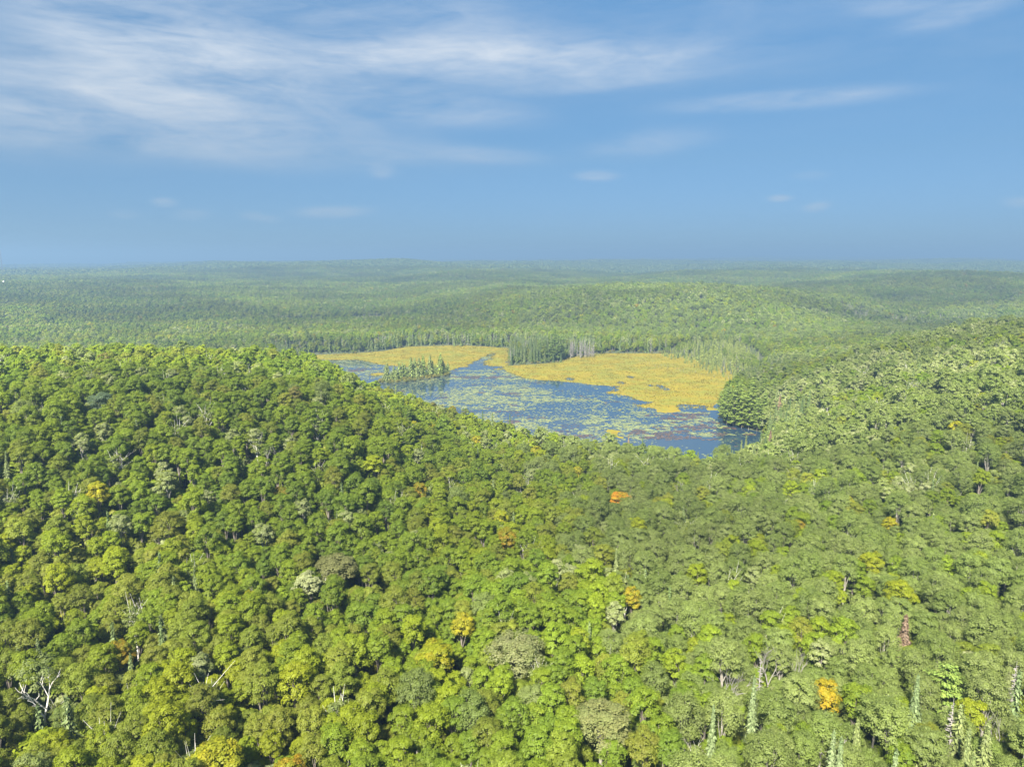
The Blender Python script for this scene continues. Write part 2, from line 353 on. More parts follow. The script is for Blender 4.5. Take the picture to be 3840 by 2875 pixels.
def broadleaf(seed, rad=3.9, height=16., depth=9., lobes=9, clumps=46, leaves=4200, size=.27, droop=.0, trunk_r=.2, open_=0.0, bare=0, flat=.8, tip=.0):
    r = np.random.default_rng(seed); g = Geo()
    zc = height - depth * .5
    L = []
    for i in range(lobes):
        w = 1 - 1.42 * (i + .5) / lobes + r.normal() * .06; w = min(.97, max(-.5, w)); q = math.sqrt(1 - w * w) * (.86 if w < 0 else 1)
        a = i * 2.39996 + r.random() * .7; k_ = .52 + .16 * r.random()
        br = rad * (.42 + .14 * r.random()) * (1 - .10 * (w > .6))
        L.append((math.cos(a) * q * rad * k_, math.sin(a) * q * rad * k_, zc + w * depth * .5 * k_ * 1.05, br))
    L.append((0, 0, zc + depth * .08, rad * .5))
    L = np.array(L)
    per = max(6, leaves // clumps)
    for c in range(clumps):
        l = L[c % len(L)]; d = sph(r, 1)[0]; o_ = l[:3] - np.array([0, 0, zc]); d = d + o_ / (np.linalg.norm(o_) + .3) * .9 + np.array([0, 0, .35]); d /= np.linalg.norm(d)
        cc = l[:3] + d * l[3] * (.62 + .3 * r.random()) * np.array([1, 1, flat])
        cr = rad * (.17 + .10 * r.random())
        n = int(per * (.7 + .6 * r.random()))
        v = sph(r, n); v[:, 2] = np.abs(v[:, 2]) * 1.1 - .35
        rr = cr * (.45 + .6 * r.random(n) ** .6)
        P = cc + v * rr[:, None] * np.array([1.1, 1.1, .9])
        out = P - np.array([0, 0, zc - depth * .15]); out /= np.linalg.norm(out, axis=1, keepdims=True)
        nn = v * .6 + out * .5 + np.array([0, 0, .42]) + r.normal(size=(n, 3)) * .24
        g.leaves(P, nn, size, r, hue=np.clip(r.random() * .8 + (r.random(n) - .5) * .3 + tip * (P[:, 2] - zc) / depth, 0, 1), var=np.clip(r.normal(.5, .2, n) + r.normal() * .10, 0, 1))
    # sparse skin of single leaves for a soft outline
    n = leaves // 7; l = L[r.integers(0, len(L), n)]; v = sph(r, n); v[:, 2] = np.abs(v[:, 2]) - .3
    g.leaves(l[:, :3] + v * (l[:, 3:4] * (1.0 + .28 * r.random((n, 1)))) * np.array([1, 1, flat]), v + np.array([0, 0, .3]) + r.normal(size=(n, 3)) * .3, size * .85, r, hue=r.random(n) * .8)
    bend = r.normal(size=2) * .35
    top = np.array([bend[0], bend[1], zc + depth * .1])
    g.tube([(0, 0, -1.2), (bend[0] * .3, bend[1] * .3, height * .3), top], [trunk_r * 1.25, trunk_r, trunk_r * .5], 6)
    for l in L[:6 + bare]:
        s0 = np.array([bend[0] * .5, bend[1] * .5, height * (.34 + .2 * r.random())]); e = l[:3] + np.array([0, 0, l[3] * .45])
        mid = (s0 + e) / 2 + np.array([0, 0, -.4]) + r.normal(size=3) * .25
        g.tube([s0, mid, e], [trunk_r * .55, trunk_r * .36, trunk_r * .13], 4)
        for q in range(bare):
            f = mid + (e - mid) * r.random(); g.tube([f, f + (e - mid) * .4 + r.normal(size=3) * 1.1 + (0, 0, .9)], [trunk_r * .24, trunk_r * .06], 3)
    return g

def spruce(seed, h=14., rad=2.0, whorls=22, nb=8, size=.34, z0=.06, power=.85, droop=.30, dens=5, trunk_r=.14, gap=0.0, asp=.45, stubs=0):
    r = np.random.default_rng(seed); g = Geo()
    P, Nn, A, S, Hh = [], [], [], [], []
    for w in range(whorls):
        f = z0 + (1 - z0) * (w + .3 * r.random()) / whorls; z = f * h
        R_ = rad * max(.05, (1 - f) / (1 - z0)) ** power * (.82 + .3 * r.random())
        n = max(3, int(nb * (.45 + .55 * (1 - f)) + .5))
        for b in range(n):
            if r.random() < gap: continue
            a = 6.283 * (b + r.random() * .7) / n + w * 1.3; ln = R_ * (.72 + .42 * r.random())
            d = np.array([math.cos(a), math.sin(a), 0.])
            for q in range(dens):
                t = (q + .55 + .3 * r.random()) / dens
                p = d * ln * t + np.array([0, 0, z - droop * ln * t * t + .10 * ln * (t > .8)]) + r.normal(size=3) * .07
                P.append(p); Nn.append(np.array([0, 0, .62]) + d * .8 + r.normal(size=3) * .38); A.append(d - np.array([0, 0, droop]))
                S.append(size * (.75 + .5 * r.random()) * (.55 + .6 * min(1, ln / rad + .25))); Hh.append(t * .9)
    P.append(np.array([0, 0, h - .1])); Nn.append(np.array([1., 0, .2])); A.append(np.array([0, 0, 1.])); S.append(size * 1.2); Hh.append(1)
    g.leaves(np.array(P), np.array(Nn), np.array(S), r, asp=asp, hue=np.array(Hh), axis=np.array(A))
    g.tube([(0, 0, -.8), (0, 0, h * .5), (0, 0, h * .97)], [trunk_r, trunk_r * .65, trunk_r * .12], 5)
    for i in range(stubs):
        z = h * (.1 + .8 * r.random()); a = r.random() * 6.28; ln = rad * (1.05 - z / h) * .9
        g.tube([(0, 0, z), (math.cos(a) * ln, math.sin(a) * ln, z - .15 * ln)], [.05, .018], 3)
    return g

def dead_spruce(seed, h=13., rad=1.5, n=130, trunk_r=.15, fuzz=120):
    r = np.random.default_rng(seed); g = Geo()
    b = r.normal(size=2) * .3
    g.tube([(0, 0, -.8), (b[0] * .5, b[1] * .5, h * .5), (b[0], b[1], h)], [trunk_r, trunk_r * .7, trunk_r * .15], 5)
    for i in range(n):
        f = .1 + .86 * r.random(); a = r.random() * 6.28; ln = rad * (1.1 - f) * (.5 + .7 * r.random())
        p = np.array([b[0] * f, b[1] * f, f * h]); d = np.array([math.cos(a), math.sin(a), -.22 + .2 * r.random()])
        g.tube([p, p + d * ln * .55, p + d * ln + np.array([0, 0, .12 * ln])], [.065, .05, .025], 3)
        if r.random() < .5:
            q = p + d * ln * .5; g.tube([q, q + np.array([math.cos(a + .8), math.sin(a + .8), -.1]) * ln * .4], [.045, .02], 3)
    return g

def white_pine(seed, h=26., rad=5.2, trunk_r=.38, z0=.10):
    r = np.random.default_rng(seed); g = Geo()
    lean = r.normal(size=2) * .5
    g.tube([(0, 0, -1), (lean[0] * .5, lean[1] * .5, h * .5), (lean[0], lean[1], h * .97)], [trunk_r, trunk_r * .7, trunk_r * .12], 7)
    nb = 62; sec = 1 + .28 * np.sin(np.arange(8) * 2.1 + r.random(8) * 3)
    for b in range(nb):
        f = z0 + (1 - z0) * (b + r.random()) / nb; a = b * 2.39996 + r.normal() * .35
        env = math.sin(min(1, (1.02 - f) / .60) * math.pi / 2) ** .8 * float(.62 + .38 * smooth(z0 - .1, z0 + .3, f))
        ln = max(.7, rad * env * (.5 + .62 * r.random()) * sec[int(a / .785) % 8])
        d = np.array([math.cos(a), math.sin(a), 0.]); base = np.array([lean[0] * f, lean[1] * f, f * h]); up = .02 + .30 * f + r.normal() * .13
        g.tube([base, base + d * ln * .5 + np.array([0, 0, ln * up * .3]), base + d * ln * .95 + np.array([0, 0, ln * up])], [trunk_r * .20, trunk_r * .14, trunk_r * .05], 4)
        k = int(2 + ln * 1.15)
        for c in range(k):
            u = .30 + .72 * (c + r.random()) / k
            cc = base + d * ln * u + np.array([0, 0, ln * up * u * u + .15 + r.normal() * .18]) + np.array([-d[1], d[0], 0]) * r.normal() * ln * .22 * u
            n = 20; v = sph(r, n)
            P = cc + v * np.array([.9, .9, .30]) * (.55 + .55 * r.random((n, 1)))
            g.leaves(P, v * .5 + np.array([0, 0, .75]) + d * .35 + r.normal(size=(n, 3)) * .3, .34, r, asp=.4, hue=np.clip(.2 + v[:, 2] * .45 + .35 * r.random(n), 0, 1), axis=d + v * .8)
    return g

def bare_tree(seed, h=14., spread=3.4, trunk_r=.2, fork=.45, levels=3, twigs=4, upright=.75):
    r = np.random.default_rng(seed); g = Geo()
    def grow(p, d, ln, rad, lv):
        m = p + d * ln * .5 + r.normal(size=3) * ln * .06; e = p + d * ln + r.normal(size=3) * ln * .08
        g.tube([p, m, e], [rad, rad * .8, rad * .55], 5 if lv > 1 else 3)
        if lv == 0: return
        for i in range(twigs if lv < levels else 3):
            a = r.random() * 6.28; s = np.array([math.cos(a), math.sin(a), 0]) * (.45 + .4 * r.random())
            dd = d * upright + s + np.array([0, 0, .25]); dd /= np.linalg.norm(dd)
            st = m + (e - m) * (r.random() if i else 1.0)
            grow(st, dd, ln * (.55 + .25 * r.random()) * (spread / 3.4), rad * .52, lv - 1)
    p = np.array([0, 0, -.8]); q = np.array([r.normal() * .3, r.normal() * .3, h * fork])
    g.tube([p, (p + q) / 2 + r.normal(size=3) * .1, q], [trunk_r * 1.2, trunk_r, trunk_r * .85], 6)
    for i in range(3):
        a = i * 2.1 + r.random(); d = np.array([math.cos(a) * .45, math.sin(a) * .45, 1.0]); d /= np.linalg.norm(d)
        grow(q, d, h * (1 - fork) * .48, trunk_r * .6, levels - 1)
    return g

# species: list of prototype Geo at three levels of detail, with their materials
PROTO = {}      # kind -> list of (trunk_mesh, crown_mesh)
FARM = []       # (key, mesh) in index order for the forest stuff
FAR_IDX = {}
def reg(kind, geos, mats, near=True):
    lst = []
    for i, g in enumerate(geos):
        t = g.mesh(kind + '_trunk', mats, 1) if near else None
        c = g.mesh(kind + '_crown', mats, 0) if near and 0 in np.unique(np.concatenate(g.M)) else None
        lst.append((t, c)); FAR_IDX.setdefault(kind, []).append(len(FARM)); FARM.append(g.mesh(kind + '_whole', mats))
    PROTO.setdefault(kind, []).extend(lst)
B = [LEAF, BARK]
reg('maple', [broadleaf(100 + i, rad=2.0 + .25 * (i % 3), height=13, depth=6.6, lobes=13 + i % 4, clumps=78, leaves=5400, size=.13, flat=.95) for i in range(6)], B)
reg('oak', [broadleaf(120 + i, rad=2.15 + .25 * (i % 2), height=13, depth=6.6, lobes=15, clumps=88, leaves=5400, size=.12, flat=.95) for i in range(4)], [LEAF, BARK])
reg('aspen', [broadleaf(140 + i, rad=2.45 + .3 * (i % 3), height=13.5, depth=7.2, lobes=18, clumps=110, leaves=7200, size=.112, flat=1.0, trunk_r=.17) for i in range(5)], [LEAF, PALEBARK])
reg('ash', [broadleaf(160 + i, rad=2.1, height=13, depth=6.6, lobes=13, clumps=60, leaves=3600, size=.155) for i in range(4)], [LEAF, PALEBARK])
reg('birch', [broadleaf(180 + i, rad=2.3, height=12.5, depth=7.2, lobes=10, clumps=44, leaves=1300, size=.16, trunk_r=.16, bare=3, flat=1.0) for i in range(3)], [LEAF, BIRCH])
reg('spruce', [spruce(200 + i, h=14 + i, rad=2.2, whorls=28, nb=10, size=.40) for i in range(3)], [NEEDLE, BARK])
reg('fir', [spruce(210 + i, h=15 + i, rad=2.1, whorls=44, nb=13, size=.36, power=.95) for i in range(3)], [NEEDLE, BARK])
reg('tamarack', [spruce(220 + i, h=10 + i, rad=2.1, whorls=20, nb=9, size=.42, gap=.25, droop=.05, dens=4) for i in range(3)], [NEEDLE, BARK])
reg('island_spruce', [spruce(230 + i, h=14, rad=3.0, whorls=24, nb=10, size=.58, gap=.16, dens=4, power=.62, stubs=14, asp=.55) for i in range(3)], [NEEDLE, BARK])
reg('pine', [white_pine(240 + i) for i in range(3)], [NEEDLE, BARK])
reg('dead_spruce', [dead_spruce(250 + i) for i in range(3)], [NEEDLE, DEADWOOD])
reg('bare_tree', [bare_tree(260 + i) for i in range(3)], [NEEDLE, DEADWOOD])
reg('shrub', [broadleaf(270 + i, rad=1.5, height=2.4, depth=2.4, lobes=5, clumps=14, leaves=420, size=.2, trunk_r=.05) for i in range(2)], B)
reg('edge', [broadleaf(280 + i, rad=2.4, height=12.5, depth=11.5, lobes=20, clumps=70, leaves=2400, size=.27, flat=.95) for i in range(3)], B, False)
reg('bush', [broadleaf(290 + i, rad=2.2, height=5.5, depth=5.6, lobes=9, clumps=26, leaves=800, size=.3, trunk_r=.06) for i in range(2)], B, False)
# coarser ones for the distance
reg('maple_mid', [broadleaf(300 + i, rad=2.15 + .25 * (i % 3), height=13, depth=6.6, lobes=13, clumps=46, leaves=1300, size=.28) for i in range(5)], B, False)
reg('aspen_mid', [broadleaf(320 + i, rad=2.65, height=13.5, depth=7.2, lobes=15, clumps=54, leaves=1600, size=.26, flat=1.0) for i in range(4)], [LEAF, PALEBARK], False)
reg('maple_far', [broadleaf(340 + i, rad=2.5 + .35 * (i % 3), height=13, depth=6.8, lobes=9, clumps=20, leaves=380, size=.56) for i in range(5)], B, False)
reg('spruce_far', [spruce(360 + i, h=14, rad=2.1, whorls=12, nb=6, size=.8, dens=2) for i in range(2)], [NEEDLE, BARK], False)

# ------------------------------------------------------------------ ground, water, bog
def build_ground():
    az = np.concatenate([np.radians(np.linspace(-180, -46, 44, endpoint=False)), np.radians(np.linspace(-46, 46, 369)), np.radians(np.linspace(46, 180, 45)[1:])])
    ds = np.concatenate([[2, 8, 16, 26], np.linspace(36, 200, 28), np.arange(204, 800, 4.0), np.geomspace(806, 17000, 130)])
    A, Dm = np.meshgrid(az, ds); X = np.sin(A) * Dm; Y = np.cos(A) * Dm
    Z, _ = ground_z(X.ravel(), Y.ravel())
    V = np.stack([X.ravel(), Y.ravel(), Z], 1); n = len(az); m = len(ds)
    i, j = np.meshgrid(np.arange(m - 1), np.arange(n - 1), indexing='ij'); a = (i * n + j).ravel()
    Q = np.stack([a, a + 1, a + n + 1, a + n], 1)[:, ::-1]
    mt, k = material('forest_floor')
    g = k.n('ShaderNodeNewGeometry').outputs['Position']
    c = k.mix(k.rng(k.noise(g, .05, 6), .35, .65), (.028, .036, .014), (.050, .044, .022))
    c = k.mix(k.rng(k.noise(g, .9, 4), .4, .7), c, (.035, .060, .015))
    p = k.n('ShaderNodeBsdfPrincipled'); k.put(p.inputs['Base Color'], c); p.inputs['Roughness'].default_value = .95
    b = k.n('ShaderNodeBump'); b.inputs['Strength'].default_value = .8; b.inputs['Distance'].default_value = 1.0; k.put(b.inputs['Height'], k.noise(g, .7, 5)); k.t.links.new(b.outputs[0], p.inputs['Normal'])
    surf(k, p.outputs[0])
    link('ground', mesh_quads('ground', V, Q, [mt], smooth_sh=True), kind='structure', label='forest floor of low hills around the lake')
build_ground()

def bog_s(x, y):
    s = np.full(np.shape(x), 999.)
    for p in BOGS: s = np.minimum(s, sdf(p, x, y))
    for (c, r) in ISLETS: s = np.minimum(s, np.hypot(x - c[0], (y - c[1]) * .7) - r)
    s = s + (fbm(x / 11, y / 11, 31) - .5) * 10 + (fbm(x / 3, y / 3, 37, 3) - .5) * 5
    for c, r in zip(on_water([(2364, 1414), (2474, 1448), (2486, 1454), (2496, 1458), (2330, 1435), (2440, 1445), (2136, 1421)]), (2.2, 2.4, 2.6, 2.2, 2.5, 1.6, 3)):
        s = np.maximum(s, 1.2 + r - np.hypot(x - c[0], (y - c[1]) * .5) - 1.2)
    isl = sdf(ISLE, x, y); return np.where(isl < 3, 9, s)
def build_water():
    x0, y0 = BASIN.min(0) - 25; x1, y1 = BASIN.max(0) + 25
    mt, k = material('lake_water')
    g = k.n('ShaderNodeNewGeometry').outputs['Position']
    p = k.n('ShaderNodeBsdfPrincipled'); k.put(p.inputs['Base Color'], (.014, .030, .050)); p.inputs['Roughness'].default_value = .05; p.inputs['IOR'].default_value = 2.2
    b = k.n('ShaderNodeBump'); b.inputs['Strength'].default_value = .05; b.inputs['Distance'].default_value = .15; k.put(b.inputs['Height'], k.noise(g, .9, 3)); k.t.links.new(b.outputs[0], p.inputs['Normal'])
    surf(k, p.outputs[0])
    V = [(x0, y0, 0), (x1, y0, 0), (x1, y1, 0), (x0, y1, 0)]
    link('lake', mesh_quads('lake', V, [(0, 1, 2, 3)], [mt]), kind='structure', label='calm blue lake with floating leaf mats')
build_water()
def build_bog():
    P = np.concatenate(BOGS + [np.array([c for c, r in ISLETS])]); x0, y0 = P.min(0) - 10; x1, y1 = P.max(0) + 8
    xs = np.arange(x0, x1, 1.1); ys = np.arange(y0, y1, 1.1); X, Y = np.meshgrid(xs, ys)
    s = bog_s(X.ravel(), Y.ravel()).reshape(X.shape)
    Z = -.45 + .75 * smooth(1.6, -2.2, s) + (fbm(X / 2.2, Y / 2.2, 41, 3) - .45) * .28 * smooth(0, -4, s) + (fbm(X / 14, Y / 14, 43, 2) - .5) * .3 * smooth(0, -6, s)
    keep = (Z > -.3); n = len(xs)
    i, j = np.meshgrid(np.arange(len(ys) - 1), np.arange(n - 1), indexing='ij'); a = (i * n + j).ravel()
    Q = np.stack([a, a + 1, a + n + 1, a + n], 1); kf = keep.ravel()[Q].any(1); Q = Q[kf]
    u, inv = np.unique(Q, return_inverse=True); V = np.stack([X.ravel(), Y.ravel(), Z.ravel()], 1)[u]; Q = inv.reshape(-1, 4)
    edge = smooth(-9, 0, s.ravel()[u])
    mt, k = material('sedge_mat')
    g = k.n('ShaderNodeNewGeometry').outputs['Position']
    sp = k.n('ShaderNodeSeparateXYZ'); k.put(sp.inputs[0], g)
    st = k.xyz(k.m('MULTIPLY', sp.outputs[0], .55), sp.outputs[1], 0.0)
    c = k.mix(k.rng(k.noise(g, .045, 6, .65), .42, .58), (.172, .138, .012), (.122, .126, .017))
    c = k.mix(k.rng(k.noise(st, .16, 6, .65), .50, .72), c, (.155, .105, .018))
    c = k.mix(k.rng(k.noise(st, .5, 5, .7), .5, .78), c, (.125, .130, .020))
    ea = k.n('ShaderNodeAttribute', attribute_name='edge').outputs['Fac']
    c = k.mix(k.m('MULTIPLY', ea, k.rng(k.noise(g, .2, 3), .4, .75)), c, (.170, .125, .014))
    p = k.n('ShaderNodeBsdfPrincipled'); k.put(p.inputs['Base Color'], c); p.inputs['Roughness'].default_value = .9; p.inputs['Specular IOR Level'].default_value = .1
    b = k.n('ShaderNodeBump'); b.inputs['Strength'].default_value = .7; b.inputs['Distance'].default_value = .5; k.put(b.inputs['Height'], k.noise(g, 1.6, 4)); k.t.links.new(b.outputs[0], p.inputs['Normal'])
    surf(k, p.outputs[0])
    link('bog', mesh_quads('bog', V, Q, [mt], attrs={'edge': ('POINT', 'FLOAT', edge)}, smooth_sh=True), kind='structure', label='golden sedge bog beside the lake')
build_bog()

def gn_scatter(name, meshes, P, rot, scl, pid, t1, t2, **props):
    """one stuff object: many copies of a few meshes on points"""
    pc = bpy.data.collections.new(name + '_kinds')
    for i, me in enumerate(meshes):
        o = bpy.data.objects.new('%s_%03d' % (name, i), me); pc.objects.link(o)
    me = bpy.data.meshes.new(name); me.vertices.add(len(P)); me.vertices.foreach_set('co', np.asarray(P, np.float32).ravel())
    for nm, typ, v, ch in (('rot', 'FLOAT_VECTOR', rot, 'vector'), ('scl', 'FLOAT_VECTOR', scl, 'vector'), ('pid', 'INT', pid, 'value'), ('tint', 'FLOAT_COLOR', t1, 'color'), ('tint2', 'FLOAT_COLOR', t2, 'color')):
        a = me.attributes.new(nm, typ, 'POINT'); v = np.asarray(v)
        if typ == 'FLOAT_COLOR': v = np.concatenate([v, np.ones((len(v), 1))], 1)
        a.data.foreach_set(ch, (v.astype(np.int32) if typ == 'INT' else v.astype(np.float32)).ravel())
    ng = bpy.data.node_groups.new(name, 'GeometryNodeTree')
    ng.interface.new_socket('Geometry', in_out='INPUT', socket_type='NodeSocketGeometry'); ng.interface.new_socket('Geometry', in_out='OUTPUT', socket_type='NodeSocketGeometry')
    N = ng.nodes; L = ng.links
    gi, go = N.new('NodeGroupInput'), N.new('NodeGroupOutput')
    ci = N.new('GeometryNodeCollectionInfo'); ci.inputs[0].default_value = pc; ci.inputs['Separate Children'].default_value = True; ci.inputs['Reset Children'].default_value = True
    ip = N.new('GeometryNodeInstanceOnPoints'); ip.inputs['Pick Instance'].default_value = True
    def attr(nm, typ):
        a = N.new('GeometryNodeInputNamedAttribute'); a.data_type = typ; a.inputs['Name'].default_value = nm; return a.outputs[0]
    L.new(gi.outputs[0], ip.inputs['Points']); L.new(ci.outputs[0], ip.inputs['Instance']); L.new(attr('pid', 'INT'), ip.inputs['Instance Index'])
    er = N.new('FunctionNodeEulerToRotation'); L.new(attr('rot', 'FLOAT_VECTOR'), er.inputs[0])
    L.new(er.outputs[0], ip.inputs['Rotation']); L.new(attr('scl', 'FLOAT_VECTOR'), ip.inputs['Scale'])
    L.new(ip.outputs[0], go.inputs[0])
    o = link(name, me, kind='stuff', **props)
    md = o.modifiers.new('scatter', 'NODES'); md.node_group = ng
    return o

# sedge tufts on the bog
def tuft(seed):
    r = np.random.default_rng(seed); g = Geo(); n = 22; a = r.random(n) * 6.28; d = np.stack([np.cos(a), np.sin(a), np.full(n, 1.6)], 1)
    P = d * .22 * (.6 + .6 * r.random((n, 1))); g.leaves(P, np.stack([np.cos(a), np.sin(a), np.full(n, .5)], 1), .34, r, asp=.22, hue=r.random(n), axis=d)
    return g.mesh('sedge_tuft', [LEAF])
def build_sedge():
    P = np.concatenate(BOGS); x0, y0 = P.min(0) - 5; x1, y1 = P.max(0) + 5
    X = rng.uniform(x0, x1, 90000); Y = rng.uniform(y0, y1, 90000); s = bog_s(X, Y)
    k = ((s < -.6) & (rng.random(len(X)) < .28 + .6 * (fbm(X / 8, Y / 8, 51) > .52))) | ((s > -1.5) & (s < 3.2) & (sdf(BASIN, X, Y) < 0) & (rng.random(len(X)) < .9 * (1 - s / 3.2))); X, Y, s = X[k], Y[k], s[k]
    Z = np.where(s < -.6, .22, .02); f = fbm(X / 25, Y / 25, 53)[:, None]; u = rng.random((len(X), 1))
    t1 = np.array([.165, .138, .013]) * (1 - f) + np.array([.128, .130, .016]) * f; t1 = t1 * (.8 + .4 * u); t2 = t1 * np.array([1.0, .9, .8])
    n = len(X); sc_ = (rng.uniform(.45, .95, n))[:, None] * np.ones((1, 3))
    gn_scatter('sedge_grass', [tuft(1), tuft(2)], np.stack([X, Y, Z], 1), np.stack([0 * X, 0 * X, rng.random(n) * 6.28], 1), sc_, rng.integers(0, 2, n), t1, t2, label='golden sedge tufts covering the bog mat')
build_sedge()

def build_pads():
    x0, y0 = BASIN.min(0); x1, y1 = BASIN.max(0)
    N = 270000; X = rng.uniform(x0, x1, N); Y = rng.uniform(y0, y1, N)
    k = (sdf(BASIN, X, Y) < -1.5) & (bog_s(X, Y) > .3) & (sdf(ISLE, X, Y) > 1); X, Y = X[k], Y[k]
    px = 1920 + F_PX * X / Y * 1.0; D = np.hypot(X, Y)
    # photograph row of each point
    c, s = math.cos(PITCH), math.sin(PITCH); fw = Y * c + CAM_H * s; vv = (Y * s - CAM_H * c) / fw; py = H_PX / 2 - vv * F_PX; px = 1920 + F_PX * X / fw
    big = fbm(X / 30, Y / 22, 61, 4); fine = fbm(X / 5.5, Y / 4.5, 63, 3)
    dens = .12 + .95 * smooth(.36, .58, big) * smooth(.34, .52, fine)
    dens *= 1 - .93 * smooth(0, 1, (py - 1610) / 50 + (px - 2450) / 260)                       # open dark cove
    dens *= 1 - .7 * smooth(60, 20, np.hypot(px - 2300, (py - 1500) * 2.2) / 2.2) * (fine < .5)
    dens *= 1 - .75 * smooth(.5, .62, fbm(X / 55, Y / 40, 67, 2))
    dens = np.where((px < 1440) & (py < 1378), .55 * smooth(.35, .55, fine), dens)
    br_f = fbm(X / 16, Y / 10, 71, 4)
    brown = (br_f > .68)
    zone = (px > 2330) & (py > 1545) & (py < 1650) & (px > 2330 + (1650 - py) * 1.2)
    zb = zone & (fbm(X / 13, Y / 7, 73, 3) > .50) & (px < 2900)
    brown |= zb & (fbm(X / 9, Y / 6, 75, 2) > .42); dens = np.where(zb, .95, dens)
    keep = rng.random(len(X)) < dens * 1.1
    X, Y, brown = X[keep], Y[keep], brown[keep]; big = big[keep]
    n = len(X); r = rng.uniform(.25, .62, n) * np.where(rng.random(n) < .14, 1.7, 1.0)
    a0 = rng.random(n) * 6.28; V = np.zeros((n, 6, 3))
    for q in range(6):
        rr = r * rng.uniform(.65, 1.2, n); V[:, q, 0] = X + np.cos(a0 + q * 1.047) * rr * 1.35; V[:, q, 1] = Y + np.sin(a0 + q * 1.047) * rr; V[:, q, 2] = 0
    V[:, :, 2] = (.012 + .05 * rng.random(n))[:, None] + rng.random((n, 6)) * .015
    u = rng.random((n, 1)); colr = np.array([.125, .150, .055]) * (1 - u) + np.array([.165, .185, .075]) * u
    yel = (rng.random(n) < .08)[:, None]; colr = np.where(yel, np.array([.16, .15, .03]), colr)
    bcol = np.array([.060, .040, .028]) * (.7 + .9 * u); colr = np.where(brown[:, None], bcol, colr)
    mt, k = material('floating_leaf')
    at = k.n('ShaderNodeAttribute', attribute_name='pad').outputs['Color']
    p = k.n('ShaderNodeBsdfPrincipled'); k.put(p.inputs['Base Color'], at); p.inputs['Roughness'].default_value = .38; p.inputs['Specular IOR Level'].default_value = .5
    surf(k, p.outputs[0])
    me = mesh_quads('lily_pads', V.reshape(-1, 3), np.arange(6 * n).reshape(n, 6), [mt], attrs={'pad': ('FACE', 'FLOAT_COLOR', np.concatenate([colr, np.ones((n, 1))], 1))})
    link('lily_pads', me, kind='stuff', label='green and red-brown lily pads floating in mats on the lake')
build_pads()

# ------------------------------------------------------------------ the forest: where every tree stands
def project(x, y, z):
    c, s = math.cos(PITCH), math.sin(PITCH); dz = z - CAM_H; f = y * c - dz * s; v = y * s + dz * c
    return W_PX / 2 + F_PX * x / f, H_PX / 2 - F_PX * v / f, f

T = {k: [] for k in ('x', 'y', 'kind', 'sc', 'rz', 't1', 't2', 'lod')}
GREEN = np.array([.115, .156, .011]); LIME = np.array([.155, .178, .008]); DEEP = np.array([.082, .124, .013]); OLIVE = np.array([.126, .132, .020]); BLUEG = np.array([.056, .088, .032])
SAGE = np.array([.124, .148, .052]); SAGE2 = np.array([.094, .124, .034]); PALE = np.array([.205, .220, .125]); PALE2 = np.array([.155, .178, .075]); GOLD = np.array([.27, .20, .012]); ORANGE = np.array([.34, .115, .012])
BROWNISH = np.array([.130, .098, .055]); NEED = np.array([.036, .064, .026]); NEEDG = np.array([.062, .088, .026]); NEED_T = np.array([.105, .122, .042]); TAM = np.array([.098, .128, .028]); TAM2 = np.array([.135, .155, .036])
PINE1 = np.array([.056, .090, .018]); PINE2 = np.array([.104, .134, .020]); RUST = np.array([.108, .076, .050])
def lerp(a, b, t): return a * (1 - t) + b * t

